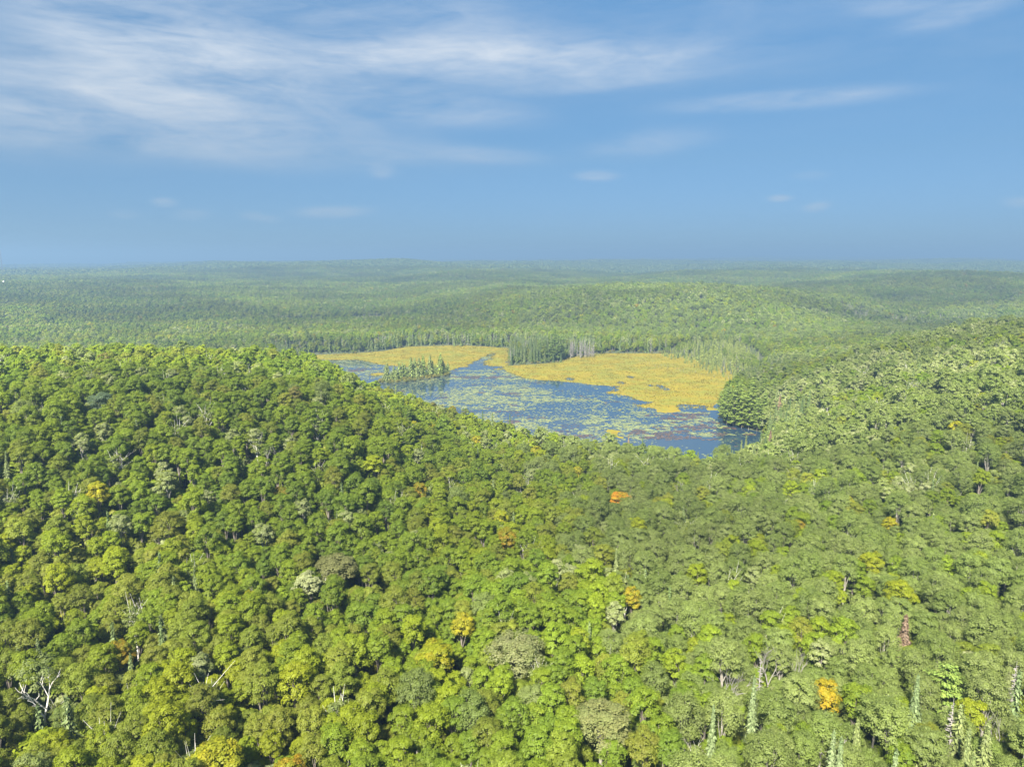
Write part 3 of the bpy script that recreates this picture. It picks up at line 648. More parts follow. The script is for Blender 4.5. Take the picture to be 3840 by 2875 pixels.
SPECIAL = [  # name, prototype, top pixel, height, size, tints, label
    ('maple_tree', 'maple', 2330, 1838, 17.5, 1.15, ORANGE * 1.15, np.array([.18, .16, .02]), 'maple turned bright orange among green trees near the lakeshore'),
    ('maple_tree', 'maple', 3100, 2548, 16, .66, np.array([.32, .20, .012]), np.array([.22, .20, .015]), 'small golden orange maple below grey-green aspens'),
    ('maple_tree', 'maple', 1735, 2292, 17, .8, GOLD, np.array([.20, .18, .02]), 'maple with a golden yellow top behind an olive tree'),
    ('maple_tree', 'maple', 1400, 1700, 18, 1.05, np.array([.175, .205, .012]), LIME, 'broad lime yellow maple standing out on the ridge slope'),
    ('maple_tree', 'maple', 2010, 1668, 16.5, .7, np.array([.21, .185, .015]), GOLD * .8, 'narrow yellow maple near the wooded lakeshore'),
    ('maple_tree', 'maple', 2165, 1740, 16, .7, GOLD * .9, np.array([.20, .17, .02]), 'small gold maple beside a bare grey snag'),
    ('maple_tree', 'maple', 1880, 1905, 17, .75, np.array([.23, .20, .015]), LIME, 'yellow maple with scattered gold branches on the mid slope'),
    ('maple_tree', 'maple', 1660, 2392, 17, 1.0, GOLD * .75, LIME, 'yellowing maple leaning over a dark gap in the canopy'),
    ('maple_tree', 'maple', 800, 2770, 17, 1.1, np.array([.25, .20, .012]), np.array([.17, .17, .015]), 'mustard yellow maple beside olive crowns'),
    ('maple_tree', 'maple', 3270, 2060, 16, .9, np.array([.20, .20, .012]), LIME, 'bright yellow-green maple in the gap between aspens'),
    ('maple_tree', 'maple', 3380, 2170, 15.5, .9, np.array([.17, .18, .012]), LIME, 'lime maple below the yellow-green one between aspens'),
    ('maple_tree', 'maple', 2370, 2190, 16.5, .7, np.array([.24, .17, .015]), LIME, 'lime maple with a small orange branch'),
    ('birch_tree', 'forked_birch', 127, 2475, 17, 1.0, SAGE, SAGE2, 'white birch with a bare forked trunk and thin crown'),
    ('dead_tree', 'bare_tree', 2740, 2470, 16, 1.0, SAGE, SAGE, 'bleached bare tree with many fine upright branches'),
    ('dead_tree', 'bare_tree', 2888, 2385, 17, .8, SAGE, SAGE, 'tall bare grey tree behind a dead spruce'),
    ('dead_tree', 'bare_tree', 2385, 1755, 16, .8, SAGE, SAGE, 'bare grey snag between a gold maple and aspens'),
    ('dead_tree', 'bare_tree', 2555, 1770, 15, .6, SAGE, SAGE, 'slender pale snag above the orange maple'),
    ('dead_tree', 'bare_tree', 3000, 2390, 16, .5, SAGE, SAGE, 'thin white dead stem beside lime maple leaves'),
    ('dead_tree', 'bare_tree', 1006, 1645, 17, .8, SAGE, SAGE, 'bare grey branches poking from the ridge canopy'),
    ('dead_tree', 'bare_tree', 3780, 2640, 15, .6, SAGE, SAGE, 'bare pale stem behind the grey leaning spruce'),
    ('dead_spruce', 'dead_spruce', 2856, 2455, 17, 1.1, RUST, RUST, 'dead brown spruce with drooping bare branches beside a bleached tree'),
    ('dead_spruce', 'dead_spruce', 3585, 2640, 15, 1.2, RUST, RUST, 'grey dead spruce leaning against a green spruce'),
    ('dead_spruce', 'dead_spruce', 3812, 2478, 16, 1.2, RUST, RUST, 'tall grey dead spruce above a bluish fir'),
    ('dead_spruce', 'fir', 3402, 2284, 17, 1.35, RUST * .9, RUST * .8, 'rust red dead conifer among grey-green aspens'),
    ('dead_spruce', 'fir', 2890, 1622, 15, 1.25, RUST, RUST * .85, 'rust brown dead conifer beside the dark cove'),
    ('dead_spruce', 'spruce', 2925, 1488, 16, 1.3, RUST * 1.1, BROWNISH, 'pinkish brown dead conifer behind the pine point'),
    ('fir_tree', 'fir', 2312, 2055, 18.5, .85, NEEDG, NEED_T, 'olive conifer spire rising from bright maples'),
    ('fir_tree', 'fir', 3220, 2681, 17, 1.0, NEEDG, NEED_T, 'slim pointed fir beside a golden orange maple'),
    ('spruce_tree', 'spruce', 3609, 2634, 19, 1.05, NEEDG, NEED_T, 'tall green spruce beside a grey dead spruce'),
    ('fir_tree', 'fir', 3640, 2703, 16, .9, BLUEG, NEED_T, 'bluish fir behind a tall green spruce'),
    ('fir_tree', 'fir', 3706, 2730, 17, 1.1, NEEDG, NEED_T, 'olive green fir beside yellowish leaves'),
    ('fir_tree', 'fir', 3128, 2742, 16, .9, BLUEG, np.array([.10, .124, .056]), 'silvery blue fir, one of a pair'),
    ('fir_tree', 'fir', 3157, 2757, 15, .9, BLUEG, np.array([.094, .118, .052]), 'smaller silvery blue fir of a pair'),
    ('fir_tree', 'fir', 3442, 2549, 16, 1.0, BLUEG, np.array([.084, .110, .046]), 'blue-green fir below round aspens'),
    ('spruce_tree', 'spruce', 3822, 2535, 16, 1.0, BLUEG, np.array([.084, .110, .046]), 'blue-green spruce under a tall grey snag'),
    ('fir_tree', 'fir', 3363, 2808, 15, .9, BLUEG, np.array([.094, .118, .052]), 'pale blue fir with pointed top between broad crowns'),
    ('fir_tree', 'fir', 3440, 2840, 15, .9, NEEDG, NEED_T, 'greenish fir tip beside a pale blue fir'),
    ('fir_tree', 'fir', 3653, 2825, 15, 1.0, NEEDG, NEED_T, 'olive fir tip below a tall green spruce'),
    ('fir_tree', 'fir', 2829, 2556, 14, .8, BLUEG, np.array([.094, .118, .052]), 'small blue fir beside a bleached bare tree'),
    ('fir_tree', 'fir', 2676, 2650, 14, .8, BLUEG, np.array([.094, .118, .052]), 'small blue-green fir among grey-green aspens'),
    ('fir_tree', 'fir', 2782, 1642, 15, .95, NEEDG, NEED_T, 'pointed fir standing against the dark cove'),
    ('fir_tree', 'fir', 2799, 1640, 15.5, 1.0, NEEDG, NEED_T, 'taller pointed fir standing against the dark cove'),
    ('fir_tree', 'fir', 2738, 1673, 14, 1.1, NEEDG, NEED_T, 'stubby fir on the near bank of the cove'),
    ('fir_tree', 'fir', 2856, 1617, 15, 1.0, NEED, NEEDG, 'dark fir beside a rust brown conifer'),
    ('fir_tree', 'fir', 2872, 1632, 14, 1.0, NEED, NEEDG, 'dark green fir touching the rust brown conifer'),
    ('fir_tree', 'fir', 2965, 1490, 17, 1.0, NEED, NEEDG, 'dark fir spire beside a pinkish brown conifer'),
    ('fir_tree', 'fir', 3010, 1502, 17, 1.1, NEED, NEEDG, 'broad dark fir spire on the hillside behind the pine point'),
    ('fir_tree', 'fir', 2950, 1540, 16, 1.0, NEED, NEEDG, 'low dark fir below two fir spires'),
    ('fir_tree', 'fir', 1810, 1546, 17.5, .7, NEED, NEEDG, 'thin dark fir tip over the wooded near shore'),
    ('fir_tree', 'fir', 1912, 1557, 17.5, .8, NEED, NEEDG, 'dark fir tip against the lily pads'),
    ('dead_spruce', 'fir', 2358, 1626, 17, .6, BROWNISH, BROWNISH, 'thin brown dead spire against open water'),
    ('fir_tree', 'fir', 2411, 1628, 16, .55, NEED, NEEDG, 'thin green spire against open water'),
    ('fir_tree', 'fir', 2280, 1635, 16.5, .7, NEEDG, BROWNISH, 'brownish green spire in the shore trees'),
    ('ash_tree', 'ash', 1150, 2140, 16.5, 1.0, PALE, PALE2, 'pale sage tree with fluffy crown on the green slope'),
    ('aspen_tree', 'aspen', 1260, 2075, 18, 1.25, np.array([.12, .125, .05]), np.array([.10, .105, .04]), 'large tawny grey-green tree with wind-swept crown'),
    ('aspen_tree', 'aspen', 1930, 2385, 18, 1.25, np.array([.16, .165, .08]), SAGE, 'big pale grey-green tree rising over lime maples'),
    ('aspen_tree', 'aspen', 2260, 2640, 18, 1.3, np.array([.15, .155, .06]), SAGE, 'wide pale olive tree with a domed crown'),
    ('aspen_tree', 'aspen', 375, 1462, 17, 1.0, np.array([.065, .095, .055]), np.array([.08, .11, .06]), 'blue-grey tree on the bright ridge'),
    ('pine_tree', 'pine', 3560, 2490, 19, 1.05, np.array([.066, .106, .020]), np.array([.112, .148, .028]), 'broad feathery bright green pine in the lower forest'),
]
# the forked birch: a bare white fork with a thin crown
gb = bare_tree(991, h=15, spread=3.0, trunk_r=.26, fork=.42, levels=3, twigs=3); gl = broadleaf(992, rad=3.3, height=16, depth=5.5, lobes=9, clumps=34, leaves=900, size=.16, flat=1.0)
gf = Geo(); gf.V, gf.Q, gf.var, gf.hue, gf.M, gf.n = gb.V, gb.Q, gb.var, gb.hue, gb.M, gb.n
for V_, Q_, a_, h_, m_, in zip(gl.V, gl.Q, gl.var, gl.hue, gl.M):
    if m_[0] == 0: gf.add(V_, Q_ - Q_.min(), a_, h_, 0)
reg('forked_birch', [gf], [LEAF, BIRCH])
SPECIAL = [q[:4] + ((13.6 if q[1] in ('maple', 'aspen', 'ash') else 15.2),) + q[5:] for q in SPECIAL]
SP_POS = []
for s_ in SPECIAL:
    SP_POS.append(cast(s_[2], s_[3], s_[4]))

def scatter_points(spacing, d0, d1, seed):
    r = np.random.default_rng(seed); ymax = d1; xs = np.arange(-d1 * .62 - 90, d1 * .62 + 90, spacing); ys = np.arange(10, ymax, spacing * .9)
    X, Y = np.meshgrid(xs, ys); X = X + (np.arange(len(ys)) % 2)[:, None] * spacing / 2
    X = X.ravel() + r.uniform(-.36, .36, X.size) * spacing; Y = Y.ravel() + r.uniform(-.36, .36, Y.size) * spacing
    D = np.hypot(X, Y); k = (D >= d0) & (D < d1) & (np.abs(X) < Y * .80 + 55)
    return X[k], Y[k]
GRID = {}; TONE = [1.0]
MIND = {'aspen': 3.2, 'oak': 2.5, 'maple': 2.2, 'ash': 2.4}
LOW = []
def crowded(kind, x, y):
    m = MIND.get(kind, 0); a, b = int(x // 4), int(y // 4)
    for i in (-1, 0, 1):
        for j in (-1, 0, 1):
            for (qx, qy, qm) in GRID.get((a + i, b + j), ()):
                if (qx - x) ** 2 + (qy - y) ** 2 < (.5 * (m + qm)) ** 2: return True
    GRID.setdefault((a, b), []).append((x, y, m)); return False
def put(kind, x, y, s, t1, t2, name=None, label=None, h=None):
    if kind in MIND and x * x + y * y < 3.2e5 and crowded(kind, x, y):
        if rng.random() < .9: LOW.append((x, y, t1))
        return
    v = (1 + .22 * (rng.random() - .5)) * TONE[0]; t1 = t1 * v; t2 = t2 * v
    T['x'].append(x); T['y'].append(y); T['kind'].append(kind); T['sc'].append(s); T['rz'].append(rng.random() * 6.283); T['t1'].append(t1); T['t2'].append(t2); T['lod'].append((name, label))

TAMP = on_water([(2470, 1338), (2530, 1352), (2600, 1378), (2680, 1412), (2745, 1445), (2810, 1445), (2870, 1410), (2900, 1360), (2850, 1318), (2700, 1298), (2560, 1308), (2480, 1326)])
def fill():
    for (sp, d0, d1, seed) in ((2.75, 40, 560, 1), (4.0, 560, 1000, 2), (5.1, 1000, 1700, 3), (6.4, 1700, 2700, 4)):
        X, Y = scatter_points(sp, d0, d1, seed); Z, S = ground_z(X, Y)
        D = np.hypot(X, Y); pxs, pys, _ = project(X, Y, Z + 11)
        n = len(X); u = rng.random(n)
        n1 = fbm(X / 45, Y / 45, 81); n2 = fbm(X / 26, Y / 26, 83); n3 = fbm(X / 110, Y / 110, 85); n4 = fbm(X / 17, Y / 17, 87)
        tam = sdf(TAMP, X, Y); pt = sdf(POINT, X, Y)
        dead_valley = (pxs > 3150) & (pxs < 3800) & (np.abs(D - 1070 + (n3 - .5) * 120) < 45 + 130 * (n2 - .5)) & (rng.random(n) < .8)
        dsp = np.full(n, 99.); front = np.zeros(n, bool)
        for q, (sx, sy, sz) in zip(SPECIAL, SP_POS):
            rr = 2.9 * q[5] if q[1] in ('maple', 'aspen', 'ash', 'pine', 'forked_birch', 'oak') else 1.9
            dd = np.hypot(X - sx, Y - sy); tow = (X * sx + Y * sy) / np.hypot(sx, sy) - np.hypot(sx, sy)
            dsp = np.minimum(dsp, dd - rr * .8); front |= (tow < 0) & (tow > -9) & (np.abs(X * sy - Y * sx) / np.hypot(sx, sy) < rr * .9)
        ok = (Z > .55) & (S > 1.5) & (dsp > 0) & (tam > 0); shrink = np.where(front, .80, np.where(dsp < 2.5, .86, 1.0))
        gap = (fbm(X / 9, Y / 9, 89, 2) < .19) & (D < 400); ok &= ~gap
        stand_light = (.86 + .30 * smooth(.36, .64, fbm(X / 95, Y / 95, 91, 3))) * (1 + (smooth(.35, .65, fbm(X / 240, Y / 240, 93, 3)) - .5) * .36 * smooth(600, 1000, D)) * np.where(D > 800, .86, 1.0) * np.where((D > 800) & (D < 1260) & (pxs > 1850) & (pxs < 3150), 1.16, 1.0);  # stand tone, with slope shading, far self-shadow and sunlit hill painted into tints
        for i in np.flatnonzero(ok):
            TONE[0] = stand_light[i]
            d = D[i]; px = pxs[i]; v = u[i]; jit = rng.random(3)
            far_shore = d > 500 and S[i] < 26 and d < 900
            cove = px > 2450 and S[i] < 16 and d < 430
            pc = .012 + (.02 if d < 600 else .16) * (n3[i] > .60)
            if far_shore: pc = .62 if px < 2100 else .42
            if cove: pc = .40
            if pt[i] < 0: pc = .85
            if dead_valley[i]:
                if v < .33: put('dead_spruce', X[i], Y[i], .8 + .35 * jit[0], SAGE, SAGE)
                elif v < .62: put('tamarack', X[i], Y[i], 1.0 + .4 * jit[0], TAM * .8, TAM)
                else: put('spruce', X[i], Y[i], .6 + .4 * jit[0], NEEDG, NEED_T)
                continue
            if v < pc:
                q = rng.random()
                if far_shore and q < .13: put('dead_spruce', X[i], Y[i], .75 + .35 * jit[0], SAGE, SAGE)
                elif q < .55: put('spruce', X[i], Y[i], .60 + .4 * jit[0], lerp(NEED, NEEDG, jit[1]), lerp(NEEDG, NEED_T, jit[2]))
                else: put('fir', X[i], Y[i], .55 + .38 * jit[0], lerp(NEED, NEEDG, jit[1]), lerp(NEEDG, NEED_T, jit[2] * .8))
                continue
            v = (v - pc) / (1 - pc)
            # which broadleaf
            pa = .04
            if d < 330: pa = .74 * smooth(1950, 2650, px + (n1[i] - .5) * 1600) + .02
            elif 760 < d < 1250 and px > 1950: pa = .40 + .4 * (n1[i] - .5)
            elif px > 2800 and d < 620: pa = .34
            pp = .022
            if px > 2800 and 260 < d < 640: pp = .74 * smooth(.38, .58, n2[i])
            elif d > 640: pp = .28 * smooth(.50, .66, n2[i])
            elif n4[i] > .63: pp = .14
            po = .20 + .35 * smooth(.46, .62, n1[i])
            pb = .018 if d < 900 else .01
            s = (.66 + .40 * jit[0]) * (1.0 if d < 1000 else 1.08) * shrink[i]
            if v < pb: put('birch', X[i], Y[i], s, lerp(SAGE, LIME, .4 * jit[1]), SAGE2); continue
            v = (v - pb) / (1 - pb)
            if v < pa:
                a = lerp(SAGE2, SAGE, jit[1]); put('aspen', X[i], Y[i], s * (1.0 + .15 * jit[2]), a, lerp(a, GREEN, .35)); continue
            if v < pa + pp:
                a = lerp(PALE2, PALE, jit[1]); put('ash', X[i], Y[i], s, a, lerp(SAGE, GREEN, jit[2])); continue
            v = rng.random()
            if v < po:
                a = lerp(OLIVE, DEEP, .55 * jit[1]) * (.9 + .35 * jit[2]); put('oak', X[i], Y[i], s, a, lerp(a, GREEN, .5)); continue
            w = np.clip((n1[i] - .5) * 1.6 + .45 + (jit[1] - .5) * .6, 0, 1)
            a = lerp(DEEP, GREEN, min(1, w * 2)) if w < .5 else lerp(GREEN, LIME, (w - .5) * 2)
            b = lerp(a, LIME, .5 * jit[2]) if d < 700 else lerp(a, GREEN, .4)
            q = rng.random()
            if d < 1000 and q < .006: a, b = lerp(np.array([.20, .19, .012]), GOLD, .35 * jit[1]), LIME
            elif q < .009: a, b = lerp(a, ORANGE, .4), a
            elif q < .014: a, b = lerp(BROWNISH, OLIVE, .5), OLIVE
            elif q < .05: b = lerp(b, np.array([.18, .19, .015]), .5)
            put('maple', X[i], Y[i], s, a, b)
fill()
NFILL = len(T['x']); TONE[0] = 1.0
# island spruces (base pixel, height in pixels)
isl = [(1447, 1430, 58), (1454, 1429, 64), (1468, 1430, 36), (1478, 1428, 52), (1486, 1429, 46), (1497, 1426, 62), (1509, 1424, 60), (1517, 1423, 56), (1527, 1422, 42), (1535, 1421, 48), (1545, 1420, 74), (1556, 1418, 72),
       (1563, 1420, 44), (1574, 1417, 72), (1589, 1414, 77), (1583, 1416, 50), (1614, 1411, 74), (1609, 1412, 40), (1624, 1410, 54), (1633, 1410, 40), (1650, 1408, 78), (1645, 1409, 46), (1662, 1405, 55), (1668, 1405, 40), (1680, 1402, 44), (1674, 1404, 34)]
for (px, py, h) in isl:
    p = on_water([(px, py)])[0]; D = math.hypot(*p) * 1.02; hm = h * D / F_PX * 1.03
    put('island_spruce', p[0], p[1], hm / 14, lerp(PINE1, NEEDG, rng.random()) * 1.3, lerp(NEED_T, PINE2, rng.random()) * 1.1)
for (px, py, h) in [(1472, 1428, 52), (1522, 1423, 46), (1601, 1413, 48), (1539, 1422, 40)]:
    p = on_water([(px, py)])[0]; put('dead_spruce', p[0], p[1], h * 540 / F_PX / 13, SAGE, SAGE)
# white pines on the point by the cove, and on the wooded point across the lake
for (px, py, h) in [(2702, 1574, 140), (2714, 1592, 158), (2688, 1555, 100), (2738, 1600, 176), (2770, 1606, 150), (2796, 1612, 182), (2828, 1618, 140), (2757, 1588, 172), (2812, 1597, 178), (2724, 1570, 138), (2850, 1610, 128), (2848, 1580, 158), (2878, 1575, 130)]:
    p = on_water([(px, py)])[0]; D = math.hypot(*p); put('pine', p[0] + 2.0, p[1] + 1.5, h * D / F_PX / 26 * .86, lerp(PINE1, PINE2, .35 * rng.random()), lerp(PINE2, np.array([.118, .150, .022]), rng.random()))
for (px, py, h) in [(2092, 1356, 98), (2068, 1358, 84), (2110, 1351, 92), (2045, 1360, 74), (2080, 1348, 84), (2025, 1358, 66), (1150, 1322, 72), (1165, 1321, 62), (1370, 1316, 58)]:
    p = on_water([(px, py)])[0]; D = math.hypot(*p); put('pine', p[0], p[1] + 3, h * D / F_PX / 26 * 1.03, PINE1, lerp(PINE1, PINE2, .7))
for i in range(26):
    px = rng.uniform(2128, 2226); p = on_water([(px, rng.uniform(1333, 1345))])[0]
    put('dead_spruce', p[0], p[1], rng.uniform(.95, 1.5), SAGE, SAGE)
for i in range(16):
    px = rng.uniform(1900, 2125); py = 1366 - (px - 1900) * .04 + rng.uniform(-4, 2); p = on_water([(px, py)])[0]
    put('spruce', p[0], p[1], rng.uniform(.5, .85), lerp(NEED, np.array([.09, .085, .06]), .5 * rng.random()), NEEDG)
for i in range(60):
    px = rng.uniform(1690, 1890); p = on_water([(px, rng.uniform(1278, 1300))])[0]
    k = rng.random(); put('dead_spruce' if k < .45 else 'tamarack', p[0], p[1], rng.uniform(.6, 1.05), TAM * .9, TAM)
# tamaracks and starved spruces on the treed bog
def treed_bog():
    r = np.random.default_rng(77); x0, y0 = TAMP.min(0); x1, y1 = TAMP.max(0); k = 0
    while k < 640:
        x, y = r.uniform(x0, x1), r.uniform(y0, y1); s = float(sdf(TAMP, np.array([x]), np.array([y]))[0])
        if s > 0 or r.random() > .22 + .05 * -s: continue
        big = min(1.0, .35 + -s / 45); q = r.random(); k += 1
        if q < .60: put('tamarack', x, y, big * r.uniform(.7, 1.2), lerp(TAM, NEEDG, .4 * r.random()), TAM2)
        elif q < .74: put('dead_spruce', x, y, big * r.uniform(.5, .8), SAGE, SAGE)
        else: put('spruce', x, y, big * r.uniform(.45, .75), lerp(NEED, np.array([.09, .085, .06]), r.random()), NEEDG)
    for i in range(26):
        p = on_water([(r.uniform(2410, 2700), 0)] and [(2400 + 300 * (i / 26), 1352 + 62 * (i / 26) + r.uniform(0, 16))])[0]
        put('dead_spruce', p[0], p[1], r.uniform(.14, .32), SAGE, SAGE)
treed_bog()
# shrubs along the shore and the far bog edge
def shrubs():
    n = 60000; X = rng.uniform(BASIN[:, 0].min() - 30, BASIN[:, 0].max() + 30, n); Y = rng.uniform(BASIN[:, 1].min() - 10, BASIN[:, 1].max() + 40, n)
    Z, S = ground_z(X, Y); k = (S > -5) & (S < 9) & (Z > .05) & (rng.random(n) < .30); k |= (sdf(ISLE, X, Y) < -1.0) & (rng.random(n) < .9)
    X, Y, Z = X[k], Y[k], Z[k]; m = len(X); u = rng.random((m, 1)); t1 = lerp(np.array([[.10, .13, .03]]), np.array([[.18, .16, .035]]), u); t2 = lerp(t1, BROWNISH, .5 * rng.random((m, 1)))
    nb = 40000; xb = rng.uniform(BASIN[:, 0].min() - 40, BASIN[:, 0].max() + 60, nb); yb = rng.uniform(BASIN[:, 1].min() - 20, BASIN[:, 1].max() + 60, nb); zb, sb = ground_z(xb, yb); tb = sdf(TAMP, xb, yb); sb = np.where(tb > -8, np.minimum(sb, tb + 8), sb); kb = (sb > 2) & (sb < 30) & (zb > .4) & (rng.random(nb) < .30)
    xb, yb, zb = xb[kb], yb[kb], zb[kb]; m = len(xb); ub = rng.random((m, 1)); a = lerp(DEEP[None], GREEN[None], ub); 
    gn_scatter('undergrowth', [FARM[i] for i in FAR_IDX['bush']], np.stack([xb, yb, zb - .2], 1), np.stack([0 * xb, 0 * xb, rng.random(m) * 6.28], 1), rng.uniform(.6, 1.3, m)[:, None] * np.ones((1, 3)), rng.integers(0, 2, m), a, lerp(a, OLIVE, .5), label='leafy undergrowth filling the forest edge by the lake')
    lx = np.array([q[0] for q in LOW]); ly = np.array([q[1] for q in LOW]); lt = np.array([q[2] for q in LOW]); lz, ls = ground_z(lx, ly); m = len(lx); print('LOW', m)
    gn_scatter('understory', [FARM[i] for i in FAR_IDX['bush']], np.stack([lx, ly, lz - .2], 1), np.stack([0 * lx, 0 * lx, rng.random(m) * 6.28], 1), rng.uniform(.9, 1.75, m)[:, None] * np.ones((1, 3)), rng.integers(0, 2, m), lt, lerp(lt, GREEN, .5), label='lower trees filling the gaps under the forest canopy')
    m = len(X)
    gn_scatter('shrubbery', [FARM[i] for i in FAR_IDX['shrub']], np.stack([X, Y, Z - .2], 1), np.stack([0 * X, 0 * X, rng.random(m) * 6.28], 1), rng.uniform(.35, 1.0, m)[:, None] * np.ones((1, 3)), rng.integers(0, 2, m), t1, t2, label='low green and tawny shrubs along the lakeshore')
shrubs()

# ------------------------------------------------------------------ trees as objects, the rest of the forest as stuff
TREE_NAME = {'maple': 'maple_tree', 'oak': 'broadleaf_tree', 'aspen': 'aspen_tree', 'ash': 'ash_tree', 'birch': 'birch_tree', 'forked_birch': 'birch_tree', 'spruce': 'spruce_tree', 'fir': 'fir_tree',
             'tamarack': 'tamarack_tree', 'island_spruce': 'spruce_tree', 'pine': 'pine_tree', 'dead_spruce': 'dead_spruce', 'bare_tree': 'dead_tree'}
PLAIN = {'maple': 'maple', 'oak': 'round-crowned broadleaf tree', 'aspen': 'domed aspen', 'ash': 'fluffy pale-leaved tree', 'birch': 'thin birch', 'spruce': 'spruce', 'fir': 'narrow fir', 'tamarack': 'feathery tamarack',
         'island_spruce': 'ragged spruce', 'pine': 'tiered white pine', 'dead_spruce': 'grey dead spruce', 'bare_tree': 'bare dead tree'}
CAP = {'maple_tree': 270, 'broadleaf_tree': 290, 'aspen_tree': 285, 'ash_tree': 160, 'birch_tree': 60, 'spruce_tree': 280, 'fir_tree': 220, 'tamarack_tree': 240, 'dead_spruce': 280, 'pine_tree': 60}
def tone(c, kind):
    r, g, b = c; lum = .3 * r + .6 * g + .1 * b
    if kind in ('dead_spruce', 'bare_tree'): return ''
    if r > g * 1.3: return 'orange'
    if r > g * 1.02: return 'yellow' if lum > .13 else 'brownish'
    if b > g * .42: return 'silvery sage' if lum > .135 else ('grey-green' if lum > .085 else 'blue-green')
    if r > g * .74: return 'lime' if lum > .105 else 'olive'
    if lum > .095: return 'bright green'
    return 'dark green' if lum < .068 else 'mid green'
def area(x, y, px, D, S, pt, il, tm):
    if il < 4: return 'on the small lake island'
    if pt < 3: return 'on the wooded point across the lake'
    if tm < 3: return 'in the treed bog past the sedge'
    if D > 900: return 'in the valley beyond the far hills'
    if D > 470: return 'along the far lakeshore' if S < 45 else 'on the hill across the lake'
    if S < 16 and px > 2450: return 'on the bank of the dark cove'
    if S < 26: return 'along the near wooded lakeshore'
    if px > 2700 and D > 250: return 'on the hillside behind the pine point'
    if px < 1500 and D > 240: return 'on the crest of the lakeside ridge'
    if px < 1500 and D > 150: return 'on the ridge slope beside the lake'
    if px > 2700: return 'in the low aspen woods'
    if px > 1900: return 'where the maples meet the aspens'
    return 'in the maple woods below the ridge'
SHORT = [' among', ' with', ' standing', ' beside', ' behind', ' in ', ' on ', ' near', ' below', ' rising', ' leaning', ' against', ' above', ' between', ' poking', ' under', ' touching', ' over', ' turned', ',', ' of ']
def short(lb):
    k = min([lb.find(s) for s in SHORT if lb.find(s) > 6] + [len(lb)]); return lb[:k]

def make_tree(kind, x, y, z, s, rz, t1, t2, label, group, vi, name=None, tilt=0.0):
    tm, cm = PROTO[kind][vi % len(PROTO[kind])]
    e = bpy.data.objects.new(name or TREE_NAME[kind], None); col.objects.link(e); e.empty_display_size = .5
    e.location = (x, y, z - .2); e.rotation_euler = (tilt, tilt * .6, rz); e.scale = s if isinstance(s, tuple) else (s, s, s)
    e['label'] = label; e['category'] = 'tree'
    if group: e['group'] = group
    for nm, me in (('trunk', tm), ('crown', cm)):
        if me is None: continue
        o = bpy.data.objects.new(nm, me); col.objects.link(o); o.parent = e
        if nm == 'crown': o['tint'] = [float(v) for v in t1]; o['tint2'] = [float(v) for v in t2]
    return e

